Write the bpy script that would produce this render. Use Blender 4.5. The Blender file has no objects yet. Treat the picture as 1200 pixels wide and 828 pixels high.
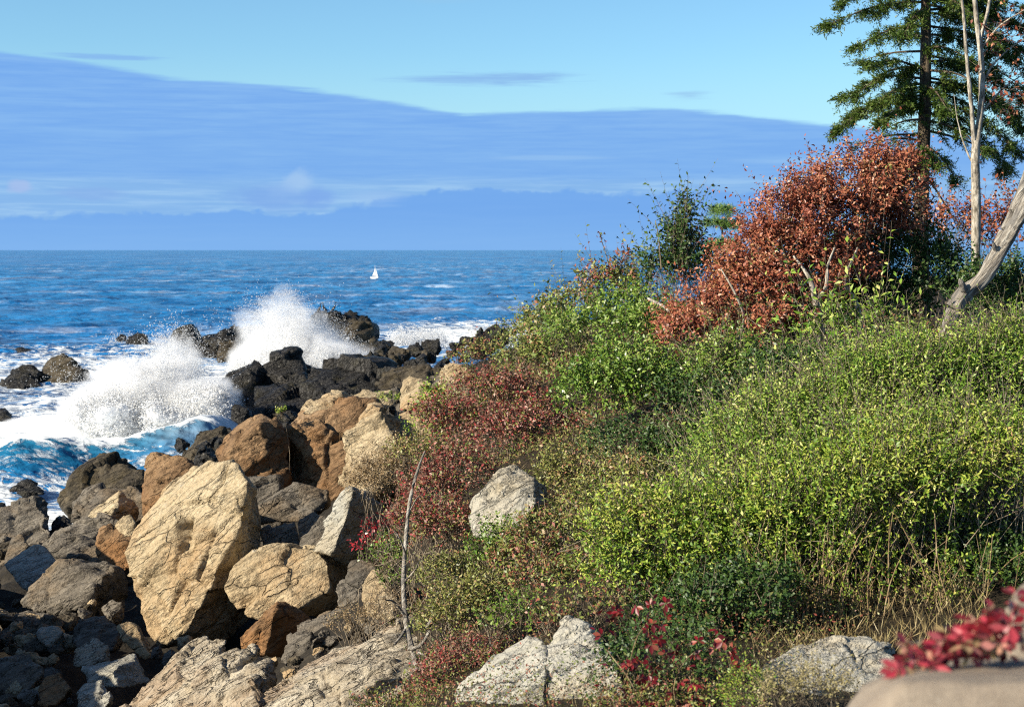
import bpy, bmesh, math, random
import numpy as np
from mathutils import Vector

scene = bpy.context.scene
COL = scene.collection
R = math.radians

# ---------------------------------------------------------------- camera
F = 1847.0            # focal length in pixels of a 1200 px wide frame
HOR = 293.0           # horizon row
EYE = 8.0             # eye height above the sea
cam_d = bpy.data.cameras.new("camera")
cam = bpy.data.objects.new("camera", cam_d)
COL.objects.link(cam)
cam.location = (0, 0, EYE)
cam.rotation_euler = (R(90), 0, 0)
cam_d.sensor_width = 36.0
cam_d.lens = F / 1200.0 * 36.0
cam_d.shift_y = -(414.0 - HOR) / 1200.0
cam_d.clip_start = 0.1
cam_d.clip_end = 120000.0
cam_d.dof.use_dof = True
cam_d.dof.focus_distance = 16.0
cam_d.dof.aperture_fstop = 4.2
scene.camera = cam

def P(px, py, d):
    return np.array([(px - 600.0) / F * d, d, EYE - (py - HOR) / F * d])

# ---------------------------------------------------------------- light
SUN_EL, SUN_AZ = R(28.0), math.atan2(-0.90, -0.44)     # azimuth from +Y towards +X
SUN = np.array([math.sin(SUN_AZ) * math.cos(SUN_EL), math.cos(SUN_AZ) * math.cos(SUN_EL), math.sin(SUN_EL)])
sun_d = bpy.data.lights.new("sun", 'SUN')
sun_d.energy = 5.0
sun_d.angle = R(0.5)
sun_d.color = (1.0, 0.90, 0.73)
sun = bpy.data.objects.new("sun", sun_d)
COL.objects.link(sun)
sun.location = Vector(SUN) * 60
sun.rotation_euler = (-Vector(SUN)).to_track_quat('-Z', 'Y').to_euler()

scene.view_settings.view_transform = 'Standard'
scene.view_settings.look = 'None'
scene.view_settings.exposure = 0.8
scene.view_settings.gamma = 1.0
scene.view_settings.use_curve_mapping = False

SKY_S = 0.05
world = bpy.data.worlds.new("World")
scene.world = world
world.use_nodes = True

class NT:
    """small helper to write node trees"""
    def __init__(s, tree):
        s.t = tree; s.t.nodes.clear()
    def n(s, typ, **kw):
        nd = s.t.nodes.new(typ)
        for k, v in kw.items(): setattr(nd, k, v)
        return nd
    def put(s, sock, v):
        if isinstance(v, bpy.types.NodeSocket): s.t.links.new(v, sock)
        elif isinstance(v, (tuple, list)) and sock.type == 'RGBA' and len(v) == 3: sock.default_value = (*v, 1)
        else: sock.default_value = v
    def math(s, op, a, b=None, c=None, clamp=False):
        nd = s.n('ShaderNodeMath', operation=op, use_clamp=clamp)
        s.put(nd.inputs[0], a)
        if b is not None: s.put(nd.inputs[1], b)
        if c is not None: s.put(nd.inputs[2], c)
        return nd.outputs[0]
    def vmath(s, op, a, b=None, scale=None):
        nd = s.n('ShaderNodeVectorMath', operation=op)
        s.put(nd.inputs[0], a)
        if b is not None: s.put(nd.inputs[1], b)
        if scale is not None: s.put(nd.inputs[3], scale)
        return nd.outputs[0] if op not in ('DOT_PRODUCT', 'LENGTH', 'DISTANCE') else nd.outputs[1]
    def mix(s, fac, a, b, blend='MIX'):
        nd = s.n('ShaderNodeMix', data_type='RGBA', blend_type=blend)
        s.put(nd.inputs[0], fac); s.put(nd.inputs[6], a); s.put(nd.inputs[7], b)
        return nd.outputs[2]
    def step(s, v, lo, hi, a=0.0, b=1.0):
        nd = s.n('ShaderNodeMapRange', interpolation_type='SMOOTHSTEP')
        s.put(nd.inputs[0], v); s.put(nd.inputs[1], lo); s.put(nd.inputs[2], hi); s.put(nd.inputs[3], a); s.put(nd.inputs[4], b)
        return nd.outputs[0]
    def noise(s, vec, scale, detail=4.0, rough=0.55, dist=0.0, out=0):
        nd = s.n('ShaderNodeTexNoise')
        s.put(nd.inputs['Vector'], vec); nd.inputs['Scale'].default_value = scale
        nd.inputs['Detail'].default_value = detail; nd.inputs['Roughness'].default_value = rough
        nd.inputs['Distortion'].default_value = dist
        return nd.outputs[out]
    def voro(s, vec, scale, feature='F1', rnd=1.0):
        nd = s.n('ShaderNodeTexVoronoi', feature=feature)
        s.put(nd.inputs['Vector'], vec); nd.inputs['Scale'].default_value = scale
        nd.inputs['Randomness'].default_value = rnd
        return nd.outputs['Distance']
    def ramp(s, fac, stops, interp='LINEAR'):
        nd = s.n('ShaderNodeValToRGB')
        s.put(nd.inputs[0], fac); cr = nd.color_ramp; cr.interpolation = interp
        while len(cr.elements) > 1: cr.elements.remove(cr.elements[-1])
        for i, (p, c) in enumerate(stops):
            e = cr.elements[0] if i == 0 else cr.elements.new(p)
            e.position = p
            e.color = (*c, 1) if isinstance(c, (tuple, list)) else (c, c, c, 1)
        return nd.outputs[0]
    def xyz(s, x, y, z):
        nd = s.n('ShaderNodeCombineXYZ')
        for i, v in enumerate((x, y, z)): s.put(nd.inputs[i], v)
        return nd.outputs[0]

def build_world():
    t = NT(world.node_tree)
    out = t.n('ShaderNodeOutputWorld'); bg = t.n('ShaderNodeBackground')
    bg.inputs[1].default_value = SKY_S
    sky = t.n('ShaderNodeTexSky', sky_type='NISHITA', sun_disc=False)
    sky.sun_elevation = SUN_EL; sky.sun_rotation = SUN_AZ
    sky.air_density = 1.0; sky.dust_density = 0.3; sky.ozone_density = 2.0
    k = 1.0 / SKY_S
    EXP = 2.0 ** scene.view_settings.exposure
    def c(r, g, b): return tuple(((v / 255.0 + 0.055) / 1.055) ** 2.4 * k / EXP for v in (r, g, b))
    tc = t.n('ShaderNodeTexCoord'); sep = t.n('ShaderNodeSeparateXYZ')
    t.put(sep.inputs[0], tc.outputs['Generated'])
    x, y, z = sep.outputs
    az = t.math('ARCTAN2', x, y)
    e = z
    base = t.mix(1.0, sky.outputs[0], t.mix(t.step(e, 0.1, 0.7), (1.15, 1.65, 1.9), (0.9, 1.05, 1.25)), 'MULTIPLY')
    uv = t.xyz(t.math('MULTIPLY', az, 6.0), t.math('MULTIPLY', e, 60.0), 0.0)
    uvf = t.xyz(t.math('MULTIPLY', az, 14.0), t.math('MULTIPLY', e, 240.0), 3.0)
    uvc = t.xyz(t.math('MULTIPLY', az, 26.0), t.math('MULTIPLY', e, 40.0), 7.0)
    n1 = t.math('SUBTRACT', t.noise(uv, 1.0, 5.0, 0.6, 0.4), 0.5)
    n2 = t.math('SUBTRACT', t.noise(uvf, 1.0, 5.0, 0.65, 0.3), 0.5)
    n3 = t.math('SUBTRACT', t.noise(uvc, 1.6, 6.0, 0.55, 0.2), 0.5)
    fac = t.math('MULTIPLY_ADD', az, 1.0 / 0.72, 0.5)
    def prof(pts):   # photograph row of an edge against azimuth
        return t.ramp(fac, [(math.atan((px - 600) / F) / 0.72 + 0.5, (HOR - py) / F * 4.0) for px, py in pts])
    # high stratus deck
    edge = t.math('MULTIPLY', prof([(0, 71), (100, 80), (200, 95), (300, 101), (370, 106), (470, 120), (545, 130), (640, 128), (760, 126), (860, 133), (960, 146), (1200, 168)]), 0.25)
    edge = t.math('ADD', edge, t.math('ADD', t.math('MULTIPLY', n1, 0.006), t.math('MULTIPLY', n2, 0.008)))
    m = t.step(t.math('SUBTRACT', edge, e), -0.0006, 0.0034)
    pale = t.step(e, 0.13, 0.07)
    col = t.mix(t.math('MULTIPLY', pale, 0.35), base, c(182, 226, 240))
    deck = t.mix(t.step(n2, -0.22, 0.25), c(115, 168, 238), c(134, 183, 241))
    deck = t.mix(t.step(n1, 0.06, 0.34, 0.0, 0.55), deck, c(150, 193, 241))
    deck = t.mix(t.step(e, 0.09, 0.05, 0.0, 0.35), deck, c(116, 170, 237))
    col = t.mix(t.math('MULTIPLY', m, 0.93), col, deck)
    # pale strip under the deck, then the low bank of cumulus
    strip = t.step(t.math('ADD', e, t.math('MULTIPLY', n1, 0.010)), 0.049, 0.040)
    col = t.mix(strip, col, t.mix(t.step(n2, -0.1, 0.2), c(136, 184, 236), c(158, 200, 241)))
    low = t.math('MULTIPLY', prof([(0, 254), (200, 250), (380, 246), (450, 236), (520, 224), (600, 221), (700, 226), (860, 222), (940, 230), (1200, 240)]), 0.25)
    low = t.math('ADD', low, t.math('ADD', t.math('MULTIPLY', n3, 0.022), t.math('MULTIPLY', n2, 0.003)))
    lm = t.step(t.math('SUBTRACT', low, e), -0.001, 0.0022)
    col = t.mix(t.math('MULTIPLY', lm, 0.92), col, t.mix(t.step(e, 0.0, 0.03), c(128, 180, 239), c(116, 170, 237)))
    # single clouds: two thin streaks, one cumulus head, one small pink puff
    def puff(px, py, rx, ry, namp, colr, amount, noise, soft=0.5):
        dx = t.math('DIVIDE', t.math('SUBTRACT', az, math.atan((px - 600) / F)), rx / F)
        dy = t.math('DIVIDE', t.math('SUBTRACT', e, (HOR - py) / F), ry / F)
        r = t.math('SQRT', t.math('ADD', t.math('MULTIPLY', dx, dx), t.math('MULTIPLY', dy, dy)))
        r = t.math('ADD', r, t.math('MULTIPLY', noise, namp))
        return t.math('MULTIPLY', t.step(r, 1.0 + soft * 0.2, 1.0 - soft), amount), colr
    for a in ((575, 93, 112, 9, 2.6, c(138, 184, 236), 0.85, n2, 0.8), (808, 114, 34, 6, 2.4, c(150, 196, 238), 0.7, n2, 0.8),
              (515, 4, 60, 5, 2.4, c(150, 200, 236), 0.4, n2, 0.8), (330, 232, 62, 17, 1.6, c(128, 172, 234), 0.7, n3, 0.6),
              (110, 229, 50, 9, 2.0, c(138, 178, 234), 0.55, n3, 0.7), (350, 216, 22, 17, 2.6, c(164, 200, 240), 0.8, n3, 0.75), (374, 228, 30, 14, 2.4, c(128, 172, 236), 0.7, n3, 0.75), (336, 224, 24, 12, 2.6, c(150, 190, 239), 0.5, n3, 0.8), (440, 232, 40, 10, 2.0, c(158, 196, 240), 0.5, n2, 0.7), (120, 76, 60, 4, 3.0, c(130, 178, 238), 0.7, n2, 0.8), (640, 185, 90, 4, 3.0, c(158, 200, 241), 0.5, n2, 0.8), (930, 190, 80, 5, 3.0, c(158, 200, 241), 0.5, n2, 0.8),
              (22, 222, 14, 9, 2.4, c(170, 192, 236), 0.7, n3, 0.7)):
        f_, cl = puff(*a); col = t.mix(f_, col, cl)
    t.put(bg.inputs[0], col)
    scene.cycles.volume_bounces = 9
    scene.cycles.volume_step_rate = 0.5
    scene.cycles.filter_width = 1.1
    scene.cycles.use_denoising = False
    t.put(out.inputs[0], bg.outputs[0])
build_world()

# ---------------------------------------------------------------- numeric helpers
_rng0 = np.random.RandomState(5)
_perm = _rng0.permutation(1024); _perm = np.concatenate([_perm, _perm, _perm])
_grad = _rng0.normal(size=(1024, 3)); _grad /= np.linalg.norm(_grad, axis=1)[:, None]
_jit = _rng0.rand(1024, 3); _cell = _rng0.rand(1024, 4) * 2 - 1

def _h(i, j, k): return _perm[_perm[_perm[i & 1023] + (j & 1023)] + (k & 1023)]

def perlin(p):
    p = np.asarray(p, dtype=np.float64)
    i = np.floor(p).astype(np.int64); f = p - i
    u = f * f * f * (f * (f * 6 - 15) + 10)
    r = 0
    for dx in (0, 1):
        wx = u[:, 0] if dx else 1 - u[:, 0]
        for dy in (0, 1):
            wy = u[:, 1] if dy else 1 - u[:, 1]
            for dz in (0, 1):
                wz = u[:, 2] if dz else 1 - u[:, 2]
                g = _grad[_h(i[:, 0] + dx, i[:, 1] + dy, i[:, 2] + dz)]
                r = r + wx * wy * wz * (g[:, 0] * (f[:, 0] - dx) + g[:, 1] * (f[:, 1] - dy) + g[:, 2] * (f[:, 2] - dz))
    return r * 1.4

def fbm(p, octv=4, gain=0.5):
    p = np.asarray(p, dtype=np.float64); a, s, r = 1.0, 1.0, 0
    for o in range(octv):
        r = r + a * perlin(p * s + o * 17.3); a *= gain; s *= 2.03
    return r

def voronoi(p):
    """nearest jittered cell: (facet plane value, cell random, edge distance)"""
    i = np.floor(p).astype(np.int64)
    best = np.full(len(p), 9e9); sec = np.full(len(p), 9e9)
    pl = np.zeros(len(p)); rd = np.zeros(len(p))
    for dx in (-1, 0, 1):
        for dy in (-1, 0, 1):
            for dz in (-1, 0, 1):
                q = i + (dx, dy, dz); h = _h(q[:, 0], q[:, 1], q[:, 2])
                v = p - (q + _jit[h]); d = (v * v).sum(1)
                near = d < best
                sec = np.where(near, best, np.minimum(sec, d))
                c = _cell[h]
                pl = np.where(near, (v * c[:, :3]).sum(1), pl); rd = np.where(near, c[:, 3], rd)
                best = np.where(near, d, best)
    return pl, rd, np.sqrt(sec) - np.sqrt(best)

def raw_mesh(name, V, Fc, mat=None, smooth=False):
    V = np.ascontiguousarray(V, dtype=np.float32); Fc = np.ascontiguousarray(Fc, dtype=np.int32)
    me = bpy.data.meshes.new(name)
    k = Fc.shape[1]
    me.vertices.add(len(V)); me.vertices.foreach_set('co', V.ravel())
    me.loops.add(Fc.size); me.loops.foreach_set('vertex_index', Fc.ravel())
    me.polygons.add(len(Fc))
    me.polygons.foreach_set('loop_start', np.arange(0, Fc.size, k, dtype=np.int32))
    if smooth: me.polygons.foreach_set('use_smooth', np.ones(len(Fc), dtype=bool))
    if mat: me.materials.append(mat)
    me.update(calc_edges=True)
    return me

def link(name, data, parent=None, loc=(0, 0, 0)):
    o = bpy.data.objects.new(name, data); COL.objects.link(o); o.location = loc
    if parent is not None: o.parent = parent
    return o

def tag(o, label=None, cat=None, group=None, kind=None):
    if label: o['label'] = label
    if cat: o['category'] = cat
    if group: o['group'] = group
    if kind: o['kind'] = kind
    return o

def tubes(paths, sides=4):
    """paths: list of (N x 4) arrays x, y, z, radius"""
    V, Q, off = [], [], 0
    ang = np.arange(sides) * 2 * math.pi / sides
    for p in paths:
        p = np.asarray(p, dtype=np.float64); n = len(p)
        t = np.gradient(p[:, :3], axis=0); t /= np.linalg.norm(t, axis=1)[:, None] + 1e-9
        ref = np.where(np.abs(t[:, 2:3]) > 0.9, np.array([[1.0, 0, 0]]), np.array([[0, 0, 1.0]]))
        a = np.cross(t, ref); a /= np.linalg.norm(a, axis=1)[:, None] + 1e-9
        b = np.cross(t, a)
        ring = p[:, None, :3] + p[:, None, 3:4] * (np.cos(ang)[None, :, None] * a[:, None] + np.sin(ang)[None, :, None] * b[:, None])
        V.append(ring.reshape(-1, 3))
        for i in range(n - 1):
            for s in range(sides):
                s2 = (s + 1) % sides
                Q.append((off + i * sides + s, off + i * sides + s2, off + (i + 1) * sides + s2, off + (i + 1) * sides + s))
        off += n * sides
    return np.concatenate(V), np.array(Q)

def smooth_path(pts, n):
    """Catmull-Rom through rows of numbers"""
    p = np.asarray(pts, dtype=np.float64)
    p = np.vstack([2 * p[0] - p[1], p, 2 * p[-1] - p[-2]])
    out = []
    m = len(p) - 3
    for t in np.linspace(0, m - 1e-6, n):
        i = int(t); f = t - i
        a, b, c, d = p[i:i + 4]
        out.append(0.5 * (2 * b + (c - a) * f + (2 * a - 5 * b + 4 * c - d) * f * f + (3 * b - a - 3 * c + d) * f ** 3))
    return np.array(out)

# ---------------------------------------------------------------- materials
def material(name):
    m = bpy.data.materials.new(name); m.use_nodes = True
    return m, NT(m.node_tree)

def finish(t, shader):
    out = t.n('ShaderNodeOutputMaterial'); t.put(out.inputs[0], shader)

def principled(t, col, rough=0.8, spec=0.3, normal=None):
    b = t.n('ShaderNodeBsdfPrincipled')
    t.put(b.inputs['Base Color'], col); t.put(b.inputs['Roughness'], rough)
    t.put(b.inputs['Specular IOR Level'], spec)
    if normal is not None: t.put(b.inputs['Normal'], normal)
    return b

def bump(t, h, strength=0.6, dist=0.1, normal=None):
    b = t.n('ShaderNodeBump'); b.inputs['Strength'].default_value = strength; b.inputs['Distance'].default_value = dist
    t.put(b.inputs['Height'], h)
    if normal is not None: t.put(b.inputs['Normal'], normal)
    return b.outputs[0]

STRATA = np.array([-0.52, 0.30, 0.80]); STRATA /= np.linalg.norm(STRATA)

def rock_material(name, cols, stain=None, stain_amt=0.5, streak=1.0, scale=1.0, rough=0.85, spec=0.2, lichen=0.0, crack=0.55, bump_s=1.0, weed=None):
    m, t = material(name)
    g = t.n('ShaderNodeNewGeometry'); pos = g.outputs['Position']
    h = t.vmath('DOT_PRODUCT', pos, tuple(STRATA))
    # stretch the coordinates so grain runs along the foliation
    st = t.vmath('ADD', pos, t.vmath('SCALE', tuple(STRATA), scale=t.math('MULTIPLY', h, 3.2)))
    warp = t.vmath('SCALE', t.noise(pos, 1.3 * scale, 3, out=1), scale=0.5)
    stw = t.vmath('ADD', st, warp)
    big = t.noise(pos, 0.9 * scale, 5, 0.6)
    grain = t.noise(stw, 2.2 * scale, 6, 0.62)
    fine = t.noise(pos, 14.0 * scale, 6, 0.65)
    v = t.math('ADD', t.math('MULTIPLY', big, 0.45), t.math('ADD', t.math('MULTIPLY', grain, 0.35 * streak), t.math('MULTIPLY', fine, 0.3)))
    v = t.math('DIVIDE', v, 0.75 + 0.35 * streak)
    col = t.ramp(v, [(0.34, cols[0]), (0.45, cols[1]), (0.56, cols[2]), (0.68, cols[3])])
    if stain:
        s = t.step(t.noise(pos, 0.7 * scale, 4, 0.6, 0.6), 0.46, 0.66, 0.0, stain_amt)
        col = t.mix(s, col, stain)
    cv = t.voro(t.vmath('ADD', stw, t.vmath('SCALE', t.noise(pos, 4.0 * scale, 3, out=1), scale=0.35)), 0.75 * scale, 'DISTANCE_TO_EDGE')
    ck = t.step(cv, 0.0, 0.022, 1.0, 0.0)
    ck = t.math('MULTIPLY', ck, t.step(t.noise(pos, 1.7 * scale, 2), 0.42, 0.58))
    thin = t.step(t.math('ABSOLUTE', t.math('SUBTRACT', t.noise(stw, 1.1 * scale, 5, 0.6), 0.5)), 0.0, 0.014, 1.0, 0.0)
    ckk = t.math('MAXIMUM', ck, t.math('MULTIPLY', thin, 0.6 * streak))
    col = t.mix(t.math('MULTIPLY', ckk, crack), col, tuple(x * 0.22 for x in cols[0]))
    if lichen:
        ln = t.step(t.noise(pos, 9.0 * scale, 5, 0.7), 0.60, 0.68, 0.0, lichen)
        col = t.mix(ln, col, (0.055, 0.055, 0.045))
        lw = t.step(t.noise(t.vmath('ADD', pos, (7.0, 3.0, 1.0)), 6.0 * scale, 5, 0.7), 0.62, 0.70, 0.0, lichen)
        col = t.mix(lw, col, (0.5, 0.48, 0.42))
    if weed:
        w = t.step(t.noise(pos, 1.6 * scale, 5, 0.65), 0.5, 0.64, 0.0, 0.8)
        col = t.mix(w, col, weed)
    chipn = t.n('ShaderNodeTexVoronoi', feature='F1'); chipn.inputs['Scale'].default_value = 5.5 * scale
    t.put(chipn.inputs['Vector'], warp_f := t.vmath('ADD', stw, t.vmath('SCALE', t.noise(pos, 6.0 * scale, 3, out=1), scale=0.25)))
    facet = t.vmath('DOT_PRODUCT', t.vmath('SUBTRACT', warp_f, t.vmath('SCALE', chipn.outputs['Position'], scale=1.0)), t.vmath('SUBTRACT', chipn.outputs['Color'], (0.5, 0.5, 0.5)))
    hgt = t.math('ADD', t.math('MULTIPLY', grain, 0.45 * streak), t.math('ADD', t.math('MULTIPLY', fine, 0.40), t.math('MULTIPLY', t.noise(pos, 5.0 * scale, 5, 0.65), 0.45)))
    hgt = t.math('ADD', hgt, t.math('MULTIPLY', facet, 2.2 * scale))
    hgt = t.math('SUBTRACT', hgt, t.math('MULTIPLY', ckk, 0.55))
    nrm = bump(t, hgt, 0.9 * bump_s, 0.16 / scale)
    finish(t, principled(t, col, rough, spec, nrm).outputs[0])
    return m

M = {}
M['tan'] = rock_material('tan_rock', [(0.21, 0.15, 0.088), (0.375, 0.29, 0.175), (0.49, 0.40, 0.26), (0.57, 0.49, 0.35)], (0.40, 0.25, 0.12), 0.5, 0.45, 1.0, lichen=0.4)
M['grey'] = rock_material('grey_rock', [(0.21, 0.20, 0.165), (0.36, 0.345, 0.29), (0.47, 0.45, 0.385), (0.56, 0.54, 0.47)], (0.40, 0.32, 0.20), 0.5, 0.9, 1.4, lichen=0.25)
M['ledge'] = rock_material('ledge_rock', [(0.18, 0.14, 0.095), (0.36, 0.30, 0.215), (0.49, 0.43, 0.33), (0.57, 0.52, 0.43)], (0.30, 0.19, 0.11), 0.5, 1.6, 1.5, lichen=0.3, crack=0.85)
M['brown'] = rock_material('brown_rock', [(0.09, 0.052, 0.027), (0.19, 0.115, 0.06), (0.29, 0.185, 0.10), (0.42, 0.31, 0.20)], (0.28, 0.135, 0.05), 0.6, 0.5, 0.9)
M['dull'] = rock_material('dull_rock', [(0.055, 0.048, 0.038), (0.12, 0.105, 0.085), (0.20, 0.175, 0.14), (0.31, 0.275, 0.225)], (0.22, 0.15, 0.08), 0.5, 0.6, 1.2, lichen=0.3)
M['shore'] = rock_material('wet_shore_rock', [(0.007, 0.007, 0.007), (0.016, 0.015, 0.014), (0.030, 0.027, 0.023), (0.085, 0.070, 0.05)], None, 0, 0.8, 0.7, rough=0.45, spec=0.4, weed=(0.030, 0.025, 0.009), bump_s=1.2)
M['shore_tan'] = rock_material('dry_shore_rock', [(0.018, 0.015, 0.011), (0.05, 0.04, 0.027), (0.11, 0.088, 0.055), (0.20, 0.16, 0.105)], None, 0, 0.8, 0.8, rough=0.7, spec=0.3, weed=(0.06, 0.045, 0.02))
M['wall'] = rock_material('smooth_boulder', [(0.18, 0.14, 0.105), (0.24, 0.195, 0.15), (0.285, 0.235, 0.18), (0.33, 0.275, 0.21)], None, 0, 0.2, 9.0, bump_s=0.4, crack=0.0, lichen=0.3)

def leaf_material(name, stops, transl=0.15, rough=0.45, spec=0.35, sheen=0.06):
    m, t = material(name)
    g = t.n('ShaderNodeNewGeometry')
    patch = t.noise(g.outputs['Position'], 1.6, 3, 0.6)
    f = t.math('ADD', t.math('MULTIPLY', g.outputs['Random Per Island'], 0.72), t.math('MULTIPLY_ADD', patch, 1.0, -0.36), clamp=True)
    col = t.ramp(f, stops)
    b = principled(t, col, rough, spec)
    tr = t.n('ShaderNodeBsdfTranslucent'); t.put(tr.inputs[0], col)
    mx = t.n('ShaderNodeMixShader'); mx.inputs[0].default_value = transl
    t.put(mx.inputs[1], b.outputs[0]); t.put(mx.inputs[2], tr.outputs[0])
    finish(t, mx.outputs[0])
    return m

L = {}
L['privet'] = leaf_material('privet_leaf', [(0.0, (0.040, 0.10, 0.010)), (0.28, (0.115, 0.22, 0.022)), (0.56, (0.235, 0.335, 0.042)), (0.80, (0.40, 0.45, 0.11)), (0.94, (0.54, 0.51, 0.20)), (1.0, (0.40, 0.27, 0.15))])
L['yellowgreen'] = leaf_material('yellow_green_leaf', [(0.0, (0.040, 0.10, 0.010)), (0.28, (0.12, 0.225, 0.021)), (0.56, (0.25, 0.34, 0.038)), (0.82, (0.43, 0.455, 0.085)), (0.94, (0.52, 0.48, 0.15)), (1.0, (0.42, 0.26, 0.12))])
L['green'] = leaf_material('glossy_green_leaf', [(0.0, (0.032, 0.075, 0.012)), (0.35, (0.09, 0.17, 0.02)), (0.7, (0.19, 0.28, 0.04)), (1.0, (0.34, 0.38, 0.12))], rough=0.35)
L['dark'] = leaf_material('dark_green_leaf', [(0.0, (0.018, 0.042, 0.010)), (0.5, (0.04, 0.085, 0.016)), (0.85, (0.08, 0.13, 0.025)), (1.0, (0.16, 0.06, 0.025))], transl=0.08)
L['olive'] = leaf_material('olive_leaf', [(0.0, (0.05, 0.055, 0.016)), (0.3, (0.14, 0.16, 0.035)), (0.6, (0.27, 0.28, 0.075)), (0.82, (0.32, 0.21, 0.10)), (1.0, (0.24, 0.05, 0.03))])
L['hill'] = leaf_material('hill_leaf', [(0.0, (0.045, 0.075, 0.016)), (0.35, (0.14, 0.19, 0.035)), (0.68, (0.28, 0.31, 0.09)), (0.84, (0.30, 0.17, 0.08)), (1.0, (0.26, 0.07, 0.05))])
L['red'] = leaf_material('red_leaf', [(0.0, (0.08, 0.05, 0.03)), (0.25, (0.17, 0.07, 0.05)), (0.45, (0.27, 0.12, 0.085)), (0.54, (0.33, 0.20, 0.13)), (0.62, (0.38, 0.05, 0.05)), (0.70, (0.28, 0.035, 0.04)), (0.76, (0.15, 0.19, 0.04)), (0.88, (0.20, 0.21, 0.05)), (1.0, (0.38, 0.31, 0.16))])
L['redbrown'] = leaf_material('red_brown_leaf', [(0.0, (0.10, 0.026, 0.020)), (0.35, (0.24, 0.068, 0.038)), (0.65, (0.38, 0.132, 0.070)), (0.82, (0.47, 0.225, 0.12)), (0.92, (0.42, 0.29, 0.11)), (0.95, (0.16, 0.18, 0.035)), (1.0, (0.10, 0.14, 0.03))], rough=0.4)
L['mixed'] = leaf_material('mixed_leaf', [(0.0, (0.04, 0.06, 0.014)), (0.3, (0.14, 0.18, 0.035)), (0.5, (0.26, 0.27, 0.075)), (0.66, (0.28, 0.14, 0.08)), (0.85, (0.27, 0.06, 0.045)), (1.0, (0.40, 0.15, 0.10))])
L['dry'] = leaf_material('dry_leaf', [(0.0, (0.10, 0.07, 0.035)), (0.4, (0.24, 0.165, 0.085)), (0.75, (0.34, 0.24, 0.13)), (1.0, (0.18, 0.17, 0.05))], transl=0.10)
L['crimson'] = leaf_material('crimson_leaf', [(0.0, (0.10, 0.012, 0.016)), (0.4, (0.24, 0.022, 0.03)), (0.75, (0.40, 0.035, 0.045)), (1.0, (0.36, 0.12, 0.09))], rough=0.35)
L['needle'] = leaf_material('spruce_needle', [(0.0, (0.03, 0.065, 0.012)), (0.5, (0.075, 0.13, 0.018)), (0.85, (0.13, 0.18, 0.03)), (1.0, (0.16, 0.13, 0.045))], transl=0.12)
L['pine'] = leaf_material('pine_needle', [(0.0, (0.05, 0.10, 0.02)), (0.6, (0.12, 0.22, 0.035)), (1.0, (0.20, 0.28, 0.06))], transl=0.10)
L['goldenrod'] = leaf_material('seed_head', [(0.0, (0.20, 0.18, 0.06)), (0.5, (0.34, 0.29, 0.12)), (1.0, (0.45, 0.38, 0.22))], transl=0.2)
L['grass'] = leaf_material('dry_grass', [(0.0, (0.18, 0.13, 0.05)), (0.5, (0.34, 0.26, 0.12)), (0.8, (0.40, 0.33, 0.17)), (1.0, (0.18, 0.20, 0.05))], transl=0.2)

def bark_material(name, a, b, c, scale=8.0, stretch=0.18):
    m, t = material(name)
    tc = t.n('ShaderNodeNewGeometry')
    mp = t.n('ShaderNodeMapping'); t.put(mp.inputs[0], tc.outputs['Position']); mp.inputs['Scale'].default_value = (1, 1, stretch)
    n = t.noise(mp.outputs[0], scale, 6, 0.65)
    n2 = t.noise(tc.outputs['Position'], scale * 0.6, 4, 0.6)
    col = t.ramp(n, [(0.36, a), (0.5, b), (0.66, c)])
    col = t.mix(t.step(n2, 0.55, 0.68, 0, 0.6), col, a)
    finish(t, principled(t, col, 0.85, 0.2, bump(t, n, 0.8, 0.03)).outputs[0])
    return m
M['bark'] = bark_material('spruce_bark', (0.035, 0.025, 0.018), (0.10, 0.075, 0.05), (0.20, 0.16, 0.11), 14)
M['white_bark'] = bark_material('pale_bark', (0.10, 0.085, 0.065), (0.34, 0.30, 0.235), (0.56, 0.51, 0.43), 20, 0.35)
def dead_wood_material(ax):
    m, t = material('weathered_wood')
    pos = t.n('ShaderNodeNewGeometry').outputs['Position']; h = t.vmath('DOT_PRODUCT', pos, ax)
    q = t.vmath('SUBTRACT', pos, t.vmath('SCALE', ax, scale=t.math('MULTIPLY', h, 0.92)))
    n = t.noise(q, 30, 6, 0.65, 0.3); n2 = t.noise(q, 9, 4, 0.6, 0.4)
    col = t.ramp(n, [(0.32, (0.07, 0.06, 0.05)), (0.48, (0.27, 0.24, 0.20)), (0.64, (0.50, 0.47, 0.41))])
    col = t.mix(t.step(n2, 0.50, 0.62, 0, 0.8), col, (0.15, 0.14, 0.13))
    col = t.mix(t.step(n2, 0.40, 0.34, 0, 0.5), col, (0.50, 0.42, 0.30))
    finish(t, principled(t, col, 0.85, 0.2, bump(t, t.math('ADD', n, n2), 1.0, 0.05)).outputs[0]); return m
M['dead_wood'] = dead_wood_material((0.62, 0.0, 0.78))
M['twig'] = bark_material('grey_twig', (0.12, 0.09, 0.06), (0.25, 0.20, 0.14), (0.38, 0.32, 0.24), 20)
M['stem'] = bark_material('tan_stem', (0.14, 0.09, 0.05), (0.27, 0.19, 0.10), (0.40, 0.31, 0.19), 20)

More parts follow.
